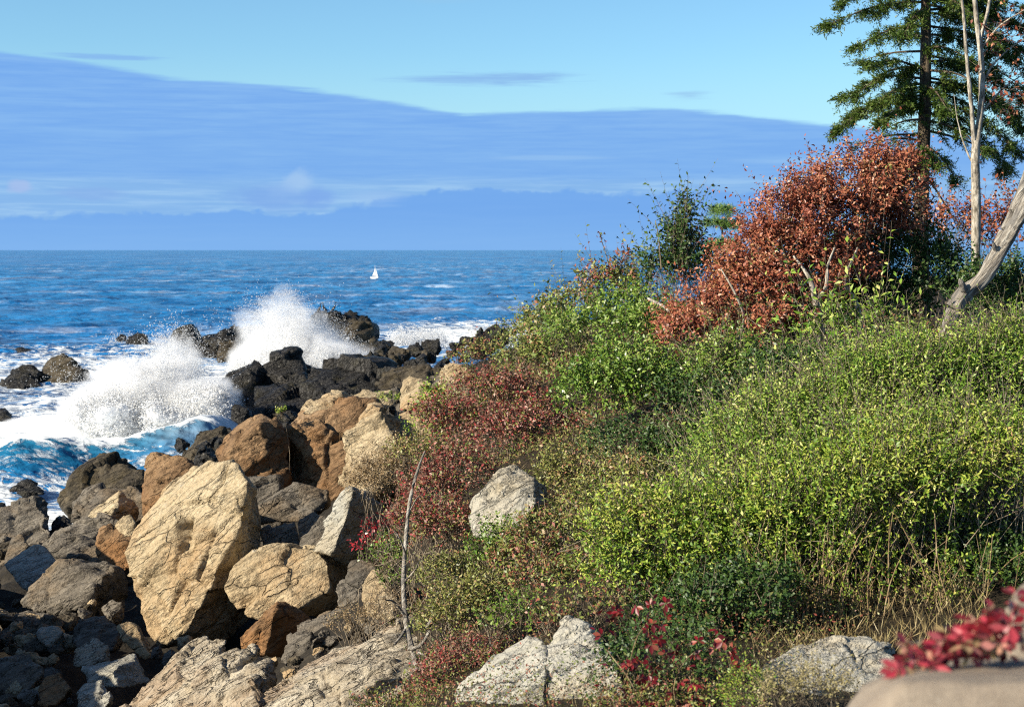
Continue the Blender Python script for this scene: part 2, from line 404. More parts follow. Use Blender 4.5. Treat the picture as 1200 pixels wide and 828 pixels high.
def ground_material():
    m, t = material('soil_and_bedrock')
    g = t.n('ShaderNodeNewGeometry'); pos = g.outputs['Position']
    n = t.noise(pos, 2.5, 6, 0.65); nf = t.noise(pos, 22, 5, 0.7)
    soil = t.ramp(nf, [(0.3, (0.012, 0.010, 0.007)), (0.5, (0.032, 0.024, 0.015)), (0.72, (0.085, 0.062, 0.036))])
    rock = t.ramp(n, [(0.3, (0.014, 0.012, 0.010)), (0.55, (0.034, 0.029, 0.022)), (0.75, (0.08, 0.066, 0.048))])
    sp = t.n('ShaderNodeSeparateXYZ'); t.put(sp.inputs[0], pos)
    hz = t.math('ADD', sp.outputs[2], t.math('MULTIPLY', n, 1.2))
    col = t.mix(t.step(hz, 4.2, 5.2), rock, soil)
    finish(t, principled(t, col, 0.9, 0.15, bump(t, t.math('ADD', n, t.math('MULTIPLY', nf, 0.4)), 0.9, 0.12)).outputs[0])
    return m
M['ground'] = ground_material()

# ---------------------------------------------------------------- ground
CTRL = [  # (px, py, distance)
    (600, 850, 8.6), (720, 830, 8.6), (850, 850, 8.2), (960, 850, 8.4), (1060, 850, 8.4), (1000, 745, 10.2), (1150, 760, 9.6), (820, 770, 9.6), (700, 720, 11), (560, 790, 11),
    (480, 760, 14.5), (400, 800, 14), (330, 830, 15.5), (620, 700, 12.5), (720, 660, 13), (820, 660, 13.5), (1000, 600, 13.5), (1150, 560, 14),
    (620, 615, 16), (560, 640, 16), (500, 670, 17), (450, 720, 18), (700, 580, 17), (800, 520, 18), (900, 470, 18), (1000, 440, 18), (1150, 420, 18),
    (250, 800, 18), (200, 790, 21), (100, 840, 20), (0, 830, 21), (-200, 850, 21), (330, 720, 24), (230, 765, 25), (60, 760, 25),
    (400, 660, 24), (350, 630, 28), (470, 590, 22), (560, 560, 20), (640, 520, 22), (720, 490, 22), (800, 450, 22), (900, 420, 23), (1050, 400, 24), (1200, 390, 25),
    (250, 640, 31), (150, 660, 31), (50, 700, 32), (-100, 720, 34), (330, 570, 38), (440, 540, 30), (500, 500, 29), (560, 480, 28), (620, 450, 28), (700, 420, 28), (780, 390, 29), (900, 370, 30), (1080, 350, 32), (1250, 340, 34),
    (230, 590, 40), (130, 625, 40), (40, 650, 42), (100, 615, 47), (300, 520, 46), (400, 480, 43), (480, 470, 38), (540, 455, 36), (590, 430, 36), (650, 400, 36), (720, 375, 37), (800, 360, 40), (950, 345, 44), (1150, 330, 48),
    (520, 440, 46), (580, 415, 46), (640, 395, 48), (720, 365, 52), (900, 340, 60), (1200, 320, 70),
    (200, 560, 56), (300, 510, 58), (420, 470, 58), (500, 450, 60), (560, 425, 66), (640, 405, 75), (760, 375, 85), (1000, 350, 100),
    (280, 500, 72), (340, 470, 78), (420, 455, 78), (500, 440, 85), (580, 425, 95), (700, 400, 115),
]
_c = np.array([P(*c) for c in CTRL])
for _r, _q in zip(_c, CTRL):
    _r[2] -= 0.75 * min(1, max(0, (-0.6 - _r[0]) / 0.9)) * (1 if _q[2] < 43 else 0.6) * min(1, max(0.15, (_r[2] - 1.0) / 1.5))
_extra = np.array([(-30, 8, 4.0), (-16, 8, 4.6), (-8, 3, 5.6), (0, 0, 6.2), (8, 0, 6.3), (25, 5, 6.6), (-24, 30, 0.6), (-10.5, 31, 1.6), (-11, 35, 1.3), (-32, 22, 1.0), (-26, 45, -2.0), (-16, 52, -2.2), (-20, 70, -3), (-12, 95, -2.5), (-4, 120, -2.5), (8, 140, -2.5),
                   (3, 6, 5.6), (30, 60, 7), (50, 20, 7), (50, 60, 7), (60, 100, 6), (60, 150, -2), (20, 150, -2.5), (-40, 60, -3), (-40, 40, -2)])
_c = np.vstack([_c, _extra])
_A = np.linalg.norm(_c[:, None, :2] - _c[None, :, :2], axis=2)
_n = len(_c)
_Am = np.zeros((_n + 1, _n + 1)); _Am[:_n, :_n] = -_A - np.eye(_n) * 0.15; _Am[_n, :_n] = 1; _Am[:_n, _n] = 1
_w = np.linalg.solve(_Am, np.append(_c[:, 2], 0))

def ground_z(x, y):
    x = np.atleast_1d(np.asarray(x, float)); y = np.atleast_1d(np.asarray(y, float))
    d = np.sqrt((x[:, None] - _c[None, :, 0]) ** 2 + (y[:, None] - _c[None, :, 1]) ** 2)
    return -d @ _w[:_n] + _w[_n]

def build_ground():
    xs = np.concatenate([np.linspace(-45, -20, 26)[:-1], np.linspace(-20, 12, 131)[:-1], np.linspace(12, 60, 41)])
    ys = np.concatenate([np.linspace(-6, 6, 13)[:-1], np.linspace(6, 60, 180)[:-1], np.linspace(60, 150, 61)])
    X, Y = np.meshgrid(xs, ys); x = X.ravel(); y = Y.ravel()
    z = ground_z(x, y)
    p = np.stack([x, y, np.zeros_like(x)], 1)
    rocky = np.clip((5.0 - z) / 1.5, 0.12, 1)
    z = z + fbm(p * 0.9, 5) * 0.22 * rocky - 0.12 * rocky
    nx, ny = len(xs), len(ys)
    i = np.arange(nx * ny).reshape(ny, nx)
    Q = np.stack([i[:-1, :-1], i[:-1, 1:], i[1:, 1:], i[1:, :-1]], -1).reshape(-1, 4)
    me = raw_mesh('ground', np.stack([x, y, z], 1), Q, M['ground'], True)
    tag(link('ground', me), kind='structure')
build_ground()

# ---------------------------------------------------------------- sea
def water_material():
    m, t = material('sea_water')
    g = t.n('ShaderNodeNewGeometry'); pos = g.outputs['Position']
    at = t.n('ShaderNodeAttribute', attribute_name='foam'); at2 = t.n('ShaderNodeAttribute', attribute_name='thin')
    sp = t.n('ShaderNodeSeparateXYZ'); t.put(sp.inputs[0], pos)
    def sc(a, b): return t.xyz(t.math('MULTIPLY', sp.outputs[0], a), t.math('MULTIPLY', sp.outputs[1], b), t.math('MULTIPLY', sp.outputs[2], a))
    far = t.step(sp.outputs[1], 150.0, 900.0)
    w1 = t.noise(sc(0.9, 1.6), 1.0, 5, 0.6, 0.6)
    w2 = t.noise(sc(0.10, 0.17), 1.0, 5, 0.62, 0.5)
    w3 = t.noise(sc(0.016, 0.026), 1.0, 6, 0.68, 0.4)
    w4 = t.noise(sc(0.0030, 0.0045), 1.0, 5, 0.62, 0.3)
    w5 = t.noise(sc(0.28, 0.62), 1.0, 4, 0.6, 0.4); w6 = t.noise(sc(0.045, 0.12), 1.0, 5, 0.66, 0.4)
    w7 = t.noise(sc(0.11, 0.035), 1.0, 4, 0.6, 0.3); w8 = t.noise(sc(0.028, 0.0035), 1.0, 4, 0.65, 0.3)
    vfar = t.step(sp.outputs[1], 350.0, 1400.0)
    mid = t.step(sp.outputs[1], 90.0, 320.0)
    wm = t.math('ADD', t.math('MULTIPLY', w5, t.math('MULTIPLY_ADD', mid, -0.55, 0.7)), t.math('MULTIPLY', w6, t.math('MULTIPLY_ADD', mid, 0.55, 0.3)))
    base = t.mix(t.step(wm, 0.43, 0.57), (0.002, 0.062, 0.20), (0.014, 0.20, 0.50))
    wf = t.math('ADD', t.math('MULTIPLY', w7, t.math('MULTIPLY_ADD', vfar, -0.7, 0.85)), t.math('MULTIPLY', w8, t.math('MULTIPLY_ADD', vfar, 0.7, 0.15)))
    base = t.mix(t.math('MULTIPLY', mid, 0.75), base, t.mix(t.step(wf, 0.42, 0.58), (0.007, 0.115, 0.31), (0.022, 0.24, 0.54)))
    base = t.mix(t.step(w3, 0.40, 0.64, 0.0, 0.35), base, (0.003, 0.085, 0.27))
    base = t.mix(t.math('MULTIPLY', at2.outputs['Fac'], 0.85), base, (0.018, 0.15, 0.22))
    # foam: streaks left by breaking crests, thick near the rocks
    fs = t.noise(sc(0.55, 1.1), 1.0, 7, 0.68, 1.2)
    lace = t.math('ABSOLUTE', t.math('SUBTRACT', t.noise(sc(0.42, 0.6), 1.0, 6, 0.62, 1.8), 0.5))
    lace = t.step(lace, 0.0, 0.10, 1.0, 0.0)
    nearf = t.step(t.math('ADD', t.math('ADD', fs, t.math('MULTIPLY', lace, 0.16)), t.math('MULTIPLY', at.outputs['Fac'], 0.42)), 0.76, 0.94)
    caps = t.noise(sc(0.010, 0.045), 1.0, 6, 0.62, 0.6)
    capd = t.noise(sc(0.10, 0.05), 1.0, 5, 0.7, 0.4)
    farf = t.math('MULTIPLY', t.step(caps, 0.47, 0.64), t.step(capd, 0.40, 0.66))
    foam = t.math('MAXIMUM', nearf, t.math('MULTIPLY', farf, 0.5), clamp=True)
    col = t.mix(foam, base, (0.72, 0.76, 0.78))
    h = t.math('ADD', t.math('ADD', t.math('MULTIPLY', w1, 0.22), t.math('ADD', t.math('MULTIPLY', w5, 0.5), t.math('MULTIPLY', w6, 3.0))), t.math('ADD', t.math('MULTIPLY', w2, 1.5), t.math('ADD', t.math('MULTIPLY', w3, 8.0), t.math('MULTIPLY', w4, 22.0))))
    h = t.math('ADD', h, t.math('MULTIPLY', foam, 0.05))
    nrm = bump(t, h, 0.85, 1.0)
    rough = t.math('MULTIPLY_ADD', foam, 0.5, 0.22)
    finish(t, principled(t, col, rough, 0.22, nrm).outputs[0])
    return m
M['water'] = water_material()

def breaker(x, y):
    """height and mask of the wave rising against the rocks"""
    yc = 56.5 + 0.22 * (x + 14) + 1.1 * np.sin(x * 0.45)
    d = y - yc
    prof = np.where(d < 0, np.exp(-(d / 2.1) ** 2), np.exp(-(d / 5.5) ** 2))
    along = np.clip((-8.6 - x) / 2.6, 0, 1) * (0.70 + 0.30 * np.clip((x + 32) / 14, 0, 1))
    hgt = 1.15 + 0.75 / (1 + np.exp(-(x + 14.5) / 1.2)) + 0.22 * np.sin(x * 1.1 + 1)
    return hgt * prof * along, prof * along, d

def build_sea():
    def geo(a, step, end, g):
        v = [a]
        while abs(v[-1]) < abs(end): step *= g; v.append(v[-1] + math.copysign(step, end))
        return v[1:]
    xs = np.array(sorted(geo(-46, 0.5, -330, 1.03) + geo(-340, 9, -60000, 1.5)) + list(np.arange(-46, 12, 0.5)) + geo(11.5, 0.5, 150, 1.045) + geo(160, 9, 60000, 1.5))
    ys = np.array(sorted(-np.array(geo(-36, 0.3, -400, 1.4))) if False else [-3000, -400, 0, 20, 30] + list(np.arange(36, 130, 0.42)) + geo(129.8, 0.42, 1300, 1.009) + geo(1310, 12, 90000, 1.12))
    X, Y = np.meshgrid(xs, ys); x = X.ravel(); y = Y.ravel()
    p = np.stack([x, y, np.zeros_like(x)], 1)
    near = np.clip((1300 - y) / 500, 0, 1) * np.clip((330 - np.abs(x)) / 60, 0, 1)
    b, bm, bd = breaker(x, y)
    sw = 0.28 * np.sin((y * 0.42 + x * 0.06) + 1.6 * perlin(p * 0.05)) * np.clip((y - 40) / 30, 0.3, 1)
    chop = np.clip((y - 110) / 120, 0, 1)
    z = near * (sw * (1 - .5 * chop) + (0.30 + 0.25 * chop) * fbm(p * np.array([0.16, 0.20, 1]), 3) + 0.35 * chop * perlin(p * np.array([0.05, 0.075, 1]) + 9) + 0.10 * fbm(p * np.array([0.9, 1.4, 1]) + 5, 3)) + b
    z = z + bm * 0.16 * fbm(p * np.array([0.5, 1.2, 1]) + 3, 4)
    foam = 0.95 * np.exp(-((x + 13) / 13.0) ** 2 - ((y - 74) / 17.0) ** 2)
    foam += 0.9 * np.exp(-((x + 13) / 6.0) ** 2 - ((y - 103) / 14.0) ** 2)
    foam += 0.95 * np.exp(-((x + 4) / 10.0) ** 2 - ((y - 150) / 26.0) ** 2)
    foam += 0.62 * np.exp(-((x + 32) / 16.0) ** 2 - ((y - 108) / 24.0) ** 2)
    foam += 0.55 * np.exp(-((x + 14) / 10.0) ** 2 - ((y - 47) / 5.0) ** 2)
    foam += 0.55 * np.exp(-((x + 22) / 10.0) ** 2 - ((y - 66) / 7.0) ** 2)
    foam += 0.85 * np.clip(bd / 1.2 + 0.6, 0, 1) * bm
    foam -= 0.32 * bm * (bd < -0.4)
    foam += 0.28 * np.clip((230 - y) / 180, 0, 1) * (np.abs(x) < 70)
    nx, ny = len(xs), len(ys); i = np.arange(nx * ny).reshape(ny, nx)
    Q = np.stack([i[:-1, :-1], i[:-1, 1:], i[1:, 1:], i[1:, :-1]], -1).reshape(-1, 4)
    me = raw_mesh('sea', np.stack([x, y, z], 1), Q, M['water'], True)
    for nm, v in (('foam', foam), ('thin', bm * np.clip(1 - bd / 1.5, 0, 1) * 0.9)):
        a = me.attributes.new(nm, 'FLOAT', 'POINT'); a.data.foreach_set('value', np.clip(v, 0, 1.2).astype(np.float32))
    tag(link('sea', me), kind='structure')
build_sea()

# ---------------------------------------------------------------- rocks
def rock_mesh(pts, mat, res, seed, chip=1.0, strata=1.0, dents=(), rough=1.0, extra=()):
    """hulls of corner points, fused, then chipped, layered and cracked"""
    pts = np.asarray(pts, float)
    bm = bmesh.new()
    for grp in [pts] + [np.asarray(e, float) for e in extra]:
        vs = [bm.verts.new(v) for v in grp]
        r = bmesh.ops.convex_hull(bm, input=vs)
        junk = [g for g in set(r['geom_interior'] + r['geom_unused']) if isinstance(g, bmesh.types.BMVert) and g.is_valid]
        if junk: bmesh.ops.delete(bm, geom=junk, context='VERTS')
    me = bpy.data.meshes.new('hull'); bm.to_mesh(me); bm.free()
    o = bpy.data.objects.new('hull', me); COL.objects.link(o)
    md = o.modifiers.new('remesh', 'REMESH'); md.mode = 'VOXEL'; md.voxel_size = res
    dg = bpy.context.evaluated_depsgraph_get(); ev = o.evaluated_get(dg); em = ev.to_mesh()
    n = len(em.vertices)
    V = np.empty(n * 3, dtype=np.float32); em.vertices.foreach_get('co', V); V = V.reshape(-1, 3).astype(float)
    N = np.empty(n * 3, dtype=np.float32); em.vertex_normals.foreach_get('vector', N); N = N.reshape(-1, 3).astype(float)
    lp = np.empty(len(em.loops), dtype=np.int32); em.loops.foreach_get('vertex_index', lp)
    Q = lp.reshape(-1, 4)
    ev.to_mesh_clear(); bpy.data.objects.remove(o); bpy.data.meshes.remove(me)
    s = float(np.median(pts.max(0) - pts.min(0)))
    sd = seed * 13.7
    W = V + 0.10 * s * np.stack([fbm(V * 1.6 / s + sd + k * 31, 3) for k in range(3)], 1) * 0.5
    pl, rd, ed = voronoi(W * 2.3 / s + sd)
    d = chip * s * (0.075 * pl + 0.020 * rd)
    pl2, rd2, ed2 = voronoi(W * 6.0 / s + sd + 9)
    d += chip * s * (0.026 * pl2 + 0.009 * rd2)
    d += rough * s * 0.014 * fbm(V * 2.4 / s + sd, 4)
    h = (V @ STRATA) / (0.10 * s) + 0.9 * fbm(V * 1.3 / s + sd + 5, 3)
    fl = np.floor(h).astype(np.int64); fr = h - fl
    lay = _cell[(fl * 7 + int(seed) * 3) & 1023, 3]
    lay2 = _cell[((fl + 1) * 7 + int(seed) * 3) & 1023, 3]
    sm = np.clip((fr - 0.82) / 0.18, 0, 1); sm = sm * sm * (3 - 2 * sm)
    d += strata * s * 0.016 * (lay * (1 - sm) + lay2 * sm)
    st = V + STRATA * (V @ STRATA)[:, None] * 4.0
    d += strata * s * 0.010 * fbm(st * 2.2 / s + sd, 4)
    gate = np.clip(perlin(V * 1.6 / s + sd + 40) * 3, 0, 1)
    if chip > 0.1: d -= s * 0.035 * np.exp(-(ed / 0.04) ** 2) * gate
    V = V + N * d[:, None]
    for c, r, depth in dents:
        q = np.linalg.norm(V - np.asarray(c), axis=1) / r
        V = V - N * (depth * np.clip(1 - q * q, 0, 1) ** 1.5)[:, None]
    base = np.array([(V[:, 0].min() + V[:, 0].max()) / 2, (V[:, 1].min() + V[:, 1].max()) / 2, V[:, 2].min()])
    return raw_mesh('rock', V - base, Q, mat, True), base

_seed = [1]
def rock(name, label, cat, d, corners, mat, px=2.6, group=None, extra=(), dents=(), **kw):
    _seed[0] += 1
    cs = [P(a, b, d + c) for a, b, c in corners]
    ex = [[P(a, b, d + c) for a, b, c in e] for e in extra]
    dn = [(P(a, b, d + c), r, dep) for a, b, c, r, dep in dents]
    me, base = rock_mesh(cs, M[mat], d / F * px * 1.3, _seed[0], dents=dn, extra=ex, **kw)
    me.name = name
    return tag(link(name, me, loc=base), label, cat, group, 'thing')

def lump(name, label, cat, d, px, py, hw, hh, mat, depth=None, tilt=0.0, seed=None, res=2.6, group=None, sink=0.25, **kw):
    """a free-form rock: random corners on a squashed, tilted ball"""
    _seed[0] += 1
    rs = np.random.RandomState(_seed[0] * 7 + 3 if seed is None else seed)
    c = P(px, py, d); a, b = hw / F * d, hh / F * d; dp = depth if depth else (a + b) * 0.5
    u = rs.normal(size=(15, 3)); u /= np.linalg.norm(u, axis=1)[:, None]
    u = np.vstack([u, [(-1, 0, -.2), (1, 0, -.2), (0.2, 0, 1), (-.3, -.6, -1), (.3, .6, -1)]])
    u *= rs.uniform(0.86, 1.08, size=(len(u), 1))
    q = u * (a, dp, b)
    ct, s_ = math.cos(tilt), math.sin(tilt)
    q = np.stack([q[:, 0] * ct - q[:, 2] * s_, q[:, 1], q[:, 0] * s_ + q[:, 2] * ct], 1)
    me, base = rock_mesh(q + c, M[mat], d / F * res, _seed[0], **kw)
    me.name = name
    return tag(link(name, me, loc=base), label, cat, group, 'thing')

rock('boulder', 'largest pale tan boulder standing upright with a sunlit face and a dark hollow', 'boulder', 25.5,
     [(147, 650, .9), (163, 612, 1.1), (182, 588, 1.2), (245, 538, 1.1), (276, 543, .5), (291, 564, .1), (285, 612, 0), (272, 648, 0), (252, 672, -.1), (240, 702, -.1), (220, 738, -.1),
      (190, 756, .3), (172, 738, .6), (158, 700, .8), (303, 585, 1.4), (304, 650, 1.7), (292, 725, 1.2), (262, 752, .9), (205, 565, 2.3), (170, 645, 2.0), (220, 745, 1.6)],
     'tan', 2.0, dents=[(216, 618, .5, .22, .30), (222, 640, .45, .26, .28), (245, 632, .3, .22, .06)], chip=.42, strata=.6)
rock('boulder', 'rounded tan boulder with a cracked flat face right of the largest boulder', 'boulder', 24,
     [(264, 690, .6), (274, 662, .7), (300, 644, .8), (330, 638, .8), (372, 643, .7), (386, 660, .4), (388, 690, .2), (350, 712, 0), (305, 724, .2), (278, 714, .5), (412, 664, 1.4), (400, 716, .9), (335, 642, 2.0), (280, 680, 1.8)], 'tan', 2.0, chip=.4, strata=.5)
rock('boulder', 'small wedge boulder with a pale left face and dark brown right face', 'boulder', 22.6,
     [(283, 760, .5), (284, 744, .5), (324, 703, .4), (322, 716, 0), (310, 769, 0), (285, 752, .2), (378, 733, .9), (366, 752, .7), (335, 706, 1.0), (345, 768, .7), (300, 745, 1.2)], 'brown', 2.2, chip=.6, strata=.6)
rock('slab', 'thin grey slab leaning in the gap below the brown cliff', 'rock slab', 28.2,
     [(301, 606, .2), (303, 590, .2), (344, 566, .6), (386, 574, .6), (384, 596, .2), (350, 612, 0), (305, 613, 0), (350, 570, 1.5), (386, 590, 1.4), (310, 605, 1.1)], 'dull', 2.2, chip=.6)
rock('slab', 'dark flat-faced slab in blue shade beside the largest boulder', 'rock slab', 29.5,
     [(290, 558, .2), (330, 558, .3), (332, 605, .2), (292, 640, .1), (330, 640, .2), (292, 560, 1.4), (330, 562, 1.5), (330, 640, 1.5)], 'dull', 2.4, chip=.4, strata=.4)
rock('stone', 'blue shaded stone under the thin leaning slab', 'rock', 26.8,
     [(304, 620, .3), (345, 612, .3), (352, 645, 0), (310, 655, 0), (340, 615, 1.1), (312, 625, 1.2), (348, 655, .9)], 'dull', 2.4)
rock('stone', 'pale edged stone between the leaning slab and the pale fin', 'rock', 25.6,
     [(350, 645, .3), (350, 612, .6), (368, 598, .7), (385, 606, .5), (378, 640, .1), (362, 656, 0), (390, 640, .9), (360, 610, 1.3)], 'dull', 2.4)
rock('slab', 'narrow pale fin of rock standing below the dry bush', 'rock slab', 24.4,
     [(406, 568, .6), (414, 574, .2), (404, 612, 0), (388, 648, -.1), (364, 645, .3), (384, 606, .6), (446, 590, 1.0), (440, 655, .8), (460, 620, 1.4), (410, 660, .6), (425, 572, 1.5)], 'grey', 2.2, chip=.6)
rock('boulder', 'orange brown boulder with a sloping lit top and shaded front', 'boulder', 35,
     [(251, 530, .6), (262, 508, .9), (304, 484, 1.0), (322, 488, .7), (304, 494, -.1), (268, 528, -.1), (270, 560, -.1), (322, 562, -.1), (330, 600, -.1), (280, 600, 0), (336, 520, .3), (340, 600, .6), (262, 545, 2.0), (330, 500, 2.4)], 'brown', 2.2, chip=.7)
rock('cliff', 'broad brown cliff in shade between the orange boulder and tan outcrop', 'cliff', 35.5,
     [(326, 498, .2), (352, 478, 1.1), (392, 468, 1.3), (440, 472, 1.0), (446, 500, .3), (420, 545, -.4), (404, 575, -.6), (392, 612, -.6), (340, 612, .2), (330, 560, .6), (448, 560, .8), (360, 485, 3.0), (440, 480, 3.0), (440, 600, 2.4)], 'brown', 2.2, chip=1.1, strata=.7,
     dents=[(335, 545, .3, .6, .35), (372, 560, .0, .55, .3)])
rock('boulder', 'low rounded tan rock capping the brown cliff', 'boulder', 36.4,
     [(352, 484, 0), (360, 472, .3), (385, 459, .7), (402, 460, .7), (410, 474, .3), (404, 486, .1), (380, 492, -.2), (405, 468, 2.0), (365, 478, 2.0)], 'tan', 2.2)
rock('boulder', 'flat topped tan rock behind the tan outcrop, right of the cliff cap', 'boulder', 37,
     [(398, 478, 0), (404, 466, .4), (428, 457, .8), (458, 458, .9), (462, 474, .3), (440, 490, -.1), (410, 490, 0), (456, 470, 2.2), (410, 470, 2.2)], 'tan', 2.2)
rock('outcrop', 'rough tan outcrop with a steep left edge above the pale fin', 'rock outcrop', 29.3,
     [(404, 508, .6), (410, 500, .8), (436, 476, 1.0), (447, 480, .7), (466, 512, .3), (466, 546, 0), (446, 566, -.3), (425, 592, -.5), (392, 606, .1), (414, 560, .4), (412, 540, .5), (490, 540, .9), (480, 500, 1.8), (440, 485, 2.4), (480, 590, .8)], 'tan', 2.0, chip=1.3)
rock('boulder', 'blocky tan boulder perched above the green tuft', 'boulder', 31.2,
     [(468, 480, .2), (471, 448, .5), (482, 441, .6), (500, 446, .5), (503, 462, .2), (495, 470, 0), (476, 482, 0), (505, 456, 1.3), (475, 446, 1.4), (496, 476, 1.2)], 'tan', 2.0)
rock('boulder', 'knobbly tan rocks below the perched blocky boulder', 'boulder', 30.2,
     [(458, 516, .2), (463, 488, .5), (474, 482, .6), (500, 478, .6), (512, 492, .3), (505, 512, 0), (480, 530, -.2), (462, 528, 0), (512, 510, 1.2), (470, 488, 1.5)], 'tan', 2.0, chip=1.4)
rock('boulder', 'small pale rock on the skyline side of the red carpet of shrubs', 'boulder', 35,
     [(514, 466, 0), (517, 434, .3), (530, 424, .5), (546, 428, .5), (556, 440, .2), (550, 465, 0), (530, 472, -.1), (550, 440, 1.2), (520, 440, 1.4)], 'tan', 2.0)
rock('outcrop', 'pale limestone outcrop half buried in the shrubs on the slope', 'rock outcrop', 16,
     [(549, 606, .3), (556, 585, .4), (575, 562, .5), (584, 548, .6), (604, 545, .7), (624, 556, .6), (628, 590, 0), (616, 612, -.1), (592, 630, -.2), (560, 630, 0), (640, 575, .8), (590, 560, 1.2), (560, 600, 1.0), (640, 630, .6)], 'grey', 2.0, chip=.9, rough=1.0)
rock('outcrop', 'smooth grey outcrop rising from the bottom edge, left of the cleft', 'rock outcrop', 9.4,
     [(520, 850, .5), (540, 806, .6), (575, 768, .7), (618, 744, .7), (636, 752, .4), (640, 790, 0), (636, 850, -.5), (560, 900, -.5), (640, 900, -.5), (590, 780, 1.3), (640, 770, 1.2)], 'grey', 2.0, chip=.6, strata=1.3)
rock('outcrop', 'smooth grey outcrop rising from the bottom edge, right of the cleft', 'rock outcrop', 9.2,
     [(626, 800, .2), (640, 762, .5), (664, 726, .7), (680, 722, .7), (708, 752, .4), (728, 790, 0), (738, 850, -.5), (640, 900, -.5), (740, 900, -.5), (690, 740, 1.3), (650, 760, 1.3)], 'grey', 2.0, chip=.7, strata=1.6)
rock('boulder', 'pale round topped rock in front of the bare stems of the hedge', 'boulder', 9.0,
     [(888, 800, .1), (898, 772, .4), (930, 756, .6), (990, 750, .7), (1040, 754, .6), (1056, 775, .3), (1050, 830, -.1), (900, 850, -.2), (1000, 850, -.3), (950, 755, 1.4), (1040, 760, 1.2)], 'grey', 2.0, chip=.5)
rock('wall_boulder', 'out of focus beige boulder in the bottom right corner', 'boulder', 2.9,
     [(975, 850, .25), (1010, 800, .42), (1060, 779, .5), (1130, 771, .54), (1260, 768, .54), (1330, 790, .5), (980, 960, 0), (1320, 960, 0), (1060, 800, .1), (1250, 800, .05), (1040, 960, .7), (1280, 960, .7)], 'wall', 7.0, chip=.07, strata=.08, rough=.5)
rock('wall_boulder', 'out of focus beige rock at the right edge above the red creeper', 'boulder', 3.5,
     [(1176, 712, .1), (1186, 690, .2), (1215, 672, .3), (1290, 660, .3), (1330, 700, .2), (1180, 800, 0), (1320, 800, 0), (1220, 690, .6), (1300, 700, .6)], 'wall', 7.0, chip=.25, strata=.2, rough=.4)
# foliated ledges along the bottom
rock('ledge', 'brown foliated ledge running up right below the largest boulder', 'rock ledge', 17.2,
     [(128, 850, .4), (160, 812, .7), (205, 768, 1.0), (240, 742, 1.4), (268, 748, 1.2), (250, 775, .5), (226, 800, .2), (210, 850, 0), (120, 900, 0), (240, 900, 0), (250, 760, 2.0), (150, 830, 1.6)], 'ledge', 2.0, chip=.8, strata=2.6)
rock('ledge', 'second foliated ledge with deep diagonal grooves, right of the brown one', 'rock ledge', 16.4,
     [(196, 860, .4), (222, 806, .8), (252, 772, 1.2), (290, 756, 1.5), (318, 776, 1.1), (296, 800, .4), (290, 850, 0), (200, 900, 0), (320, 900, 0), (300, 765, 2.2), (240, 800, 1.7)], 'ledge', 2.0, chip=.8, strata=2.8)
rock('ledge', 'broad pale ledge sloping up to the dead sapling', 'rock ledge', 14.2,
     [(270, 840, .7), (300, 806, 1.2), (350, 778, 1.6), (420, 750, 1.9), (470, 732, 1.9), (496, 745, 1.4), (500, 790, .7), (490, 840, 0), (440, 900, -.3), (270, 900, 0), (400, 800, .5), (330, 830, .4), (480, 760, 2.6), (330, 800, 2.4)], 'ledge', 2.0, chip=.9, strata=2.4)
rock('stone', 'yellow tan stone lodged at the top of the pale ledge', 'rock', 17.5,
     [(436, 715, .1), (446, 700, .3), (460, 690, .3), (468, 705, .2), (462, 724, 0), (450, 729, 0), (466, 712, .7), (442, 706, .8)], 'tan', 1.8)
rock('boulder', 'orange tan rock leaning beside the twiggy bush', 'boulder', 18.3,
     [(424, 700, .2), (426, 680, .5), (440, 665, .7), (456, 672, .6), (458, 700, .1), (448, 728, -.1), (430, 722, 0), (456, 690, 1.1), (432, 680, 1.2)], 'tan', 2.0)
rock('slab', 'shaded bedrock slab rising behind the small wedge boulder', 'rock slab', 21.3,
     [(330, 775, .2), (345, 742, .8), (385, 716, 1.2), (425, 722, 1.2), (452, 738, .7), (446, 760, .1), (400, 772, -.1), (345, 790, 0), (450, 780, .5), (400, 720, 2.2)], 'dull', 2.0, chip=1.2, strata=1.8)
rock('slab', 'low broken shelf of rock between the thin leaning slab and the pale fin', 'rock slab', 26.4,
     [(330, 668, .2), (345, 648, .7), (380, 636, .9), (420, 645, .8), (432, 668, .2), (400, 690, -.1), (350, 690, 0), (425, 650, 1.8), (350, 650, 1.8)], 'dull', 2.0, chip=1.3, strata=1.6)
rock('stone', 'dark blocky stone in the hollow right of the cracked boulder', 'rock', 22,
     [(392, 692, .2), (400, 678, .4), (420, 676, .4), (428, 700, .1), (416, 718, 0), (398, 714, 0), (426, 690, 1.0), (402, 682, 1.0)], 'dull', 2.2)
rock('stone', 'small grey stone with a lit lip beneath the red leaf sprig', 'rock', 20.5,
     [(404, 682, .3), (412, 658, .5), (436, 654, .6), (442, 668, .3), (424, 690, 0), (440, 690, .8), (414, 664, 1.1)], 'dull', 2.2)
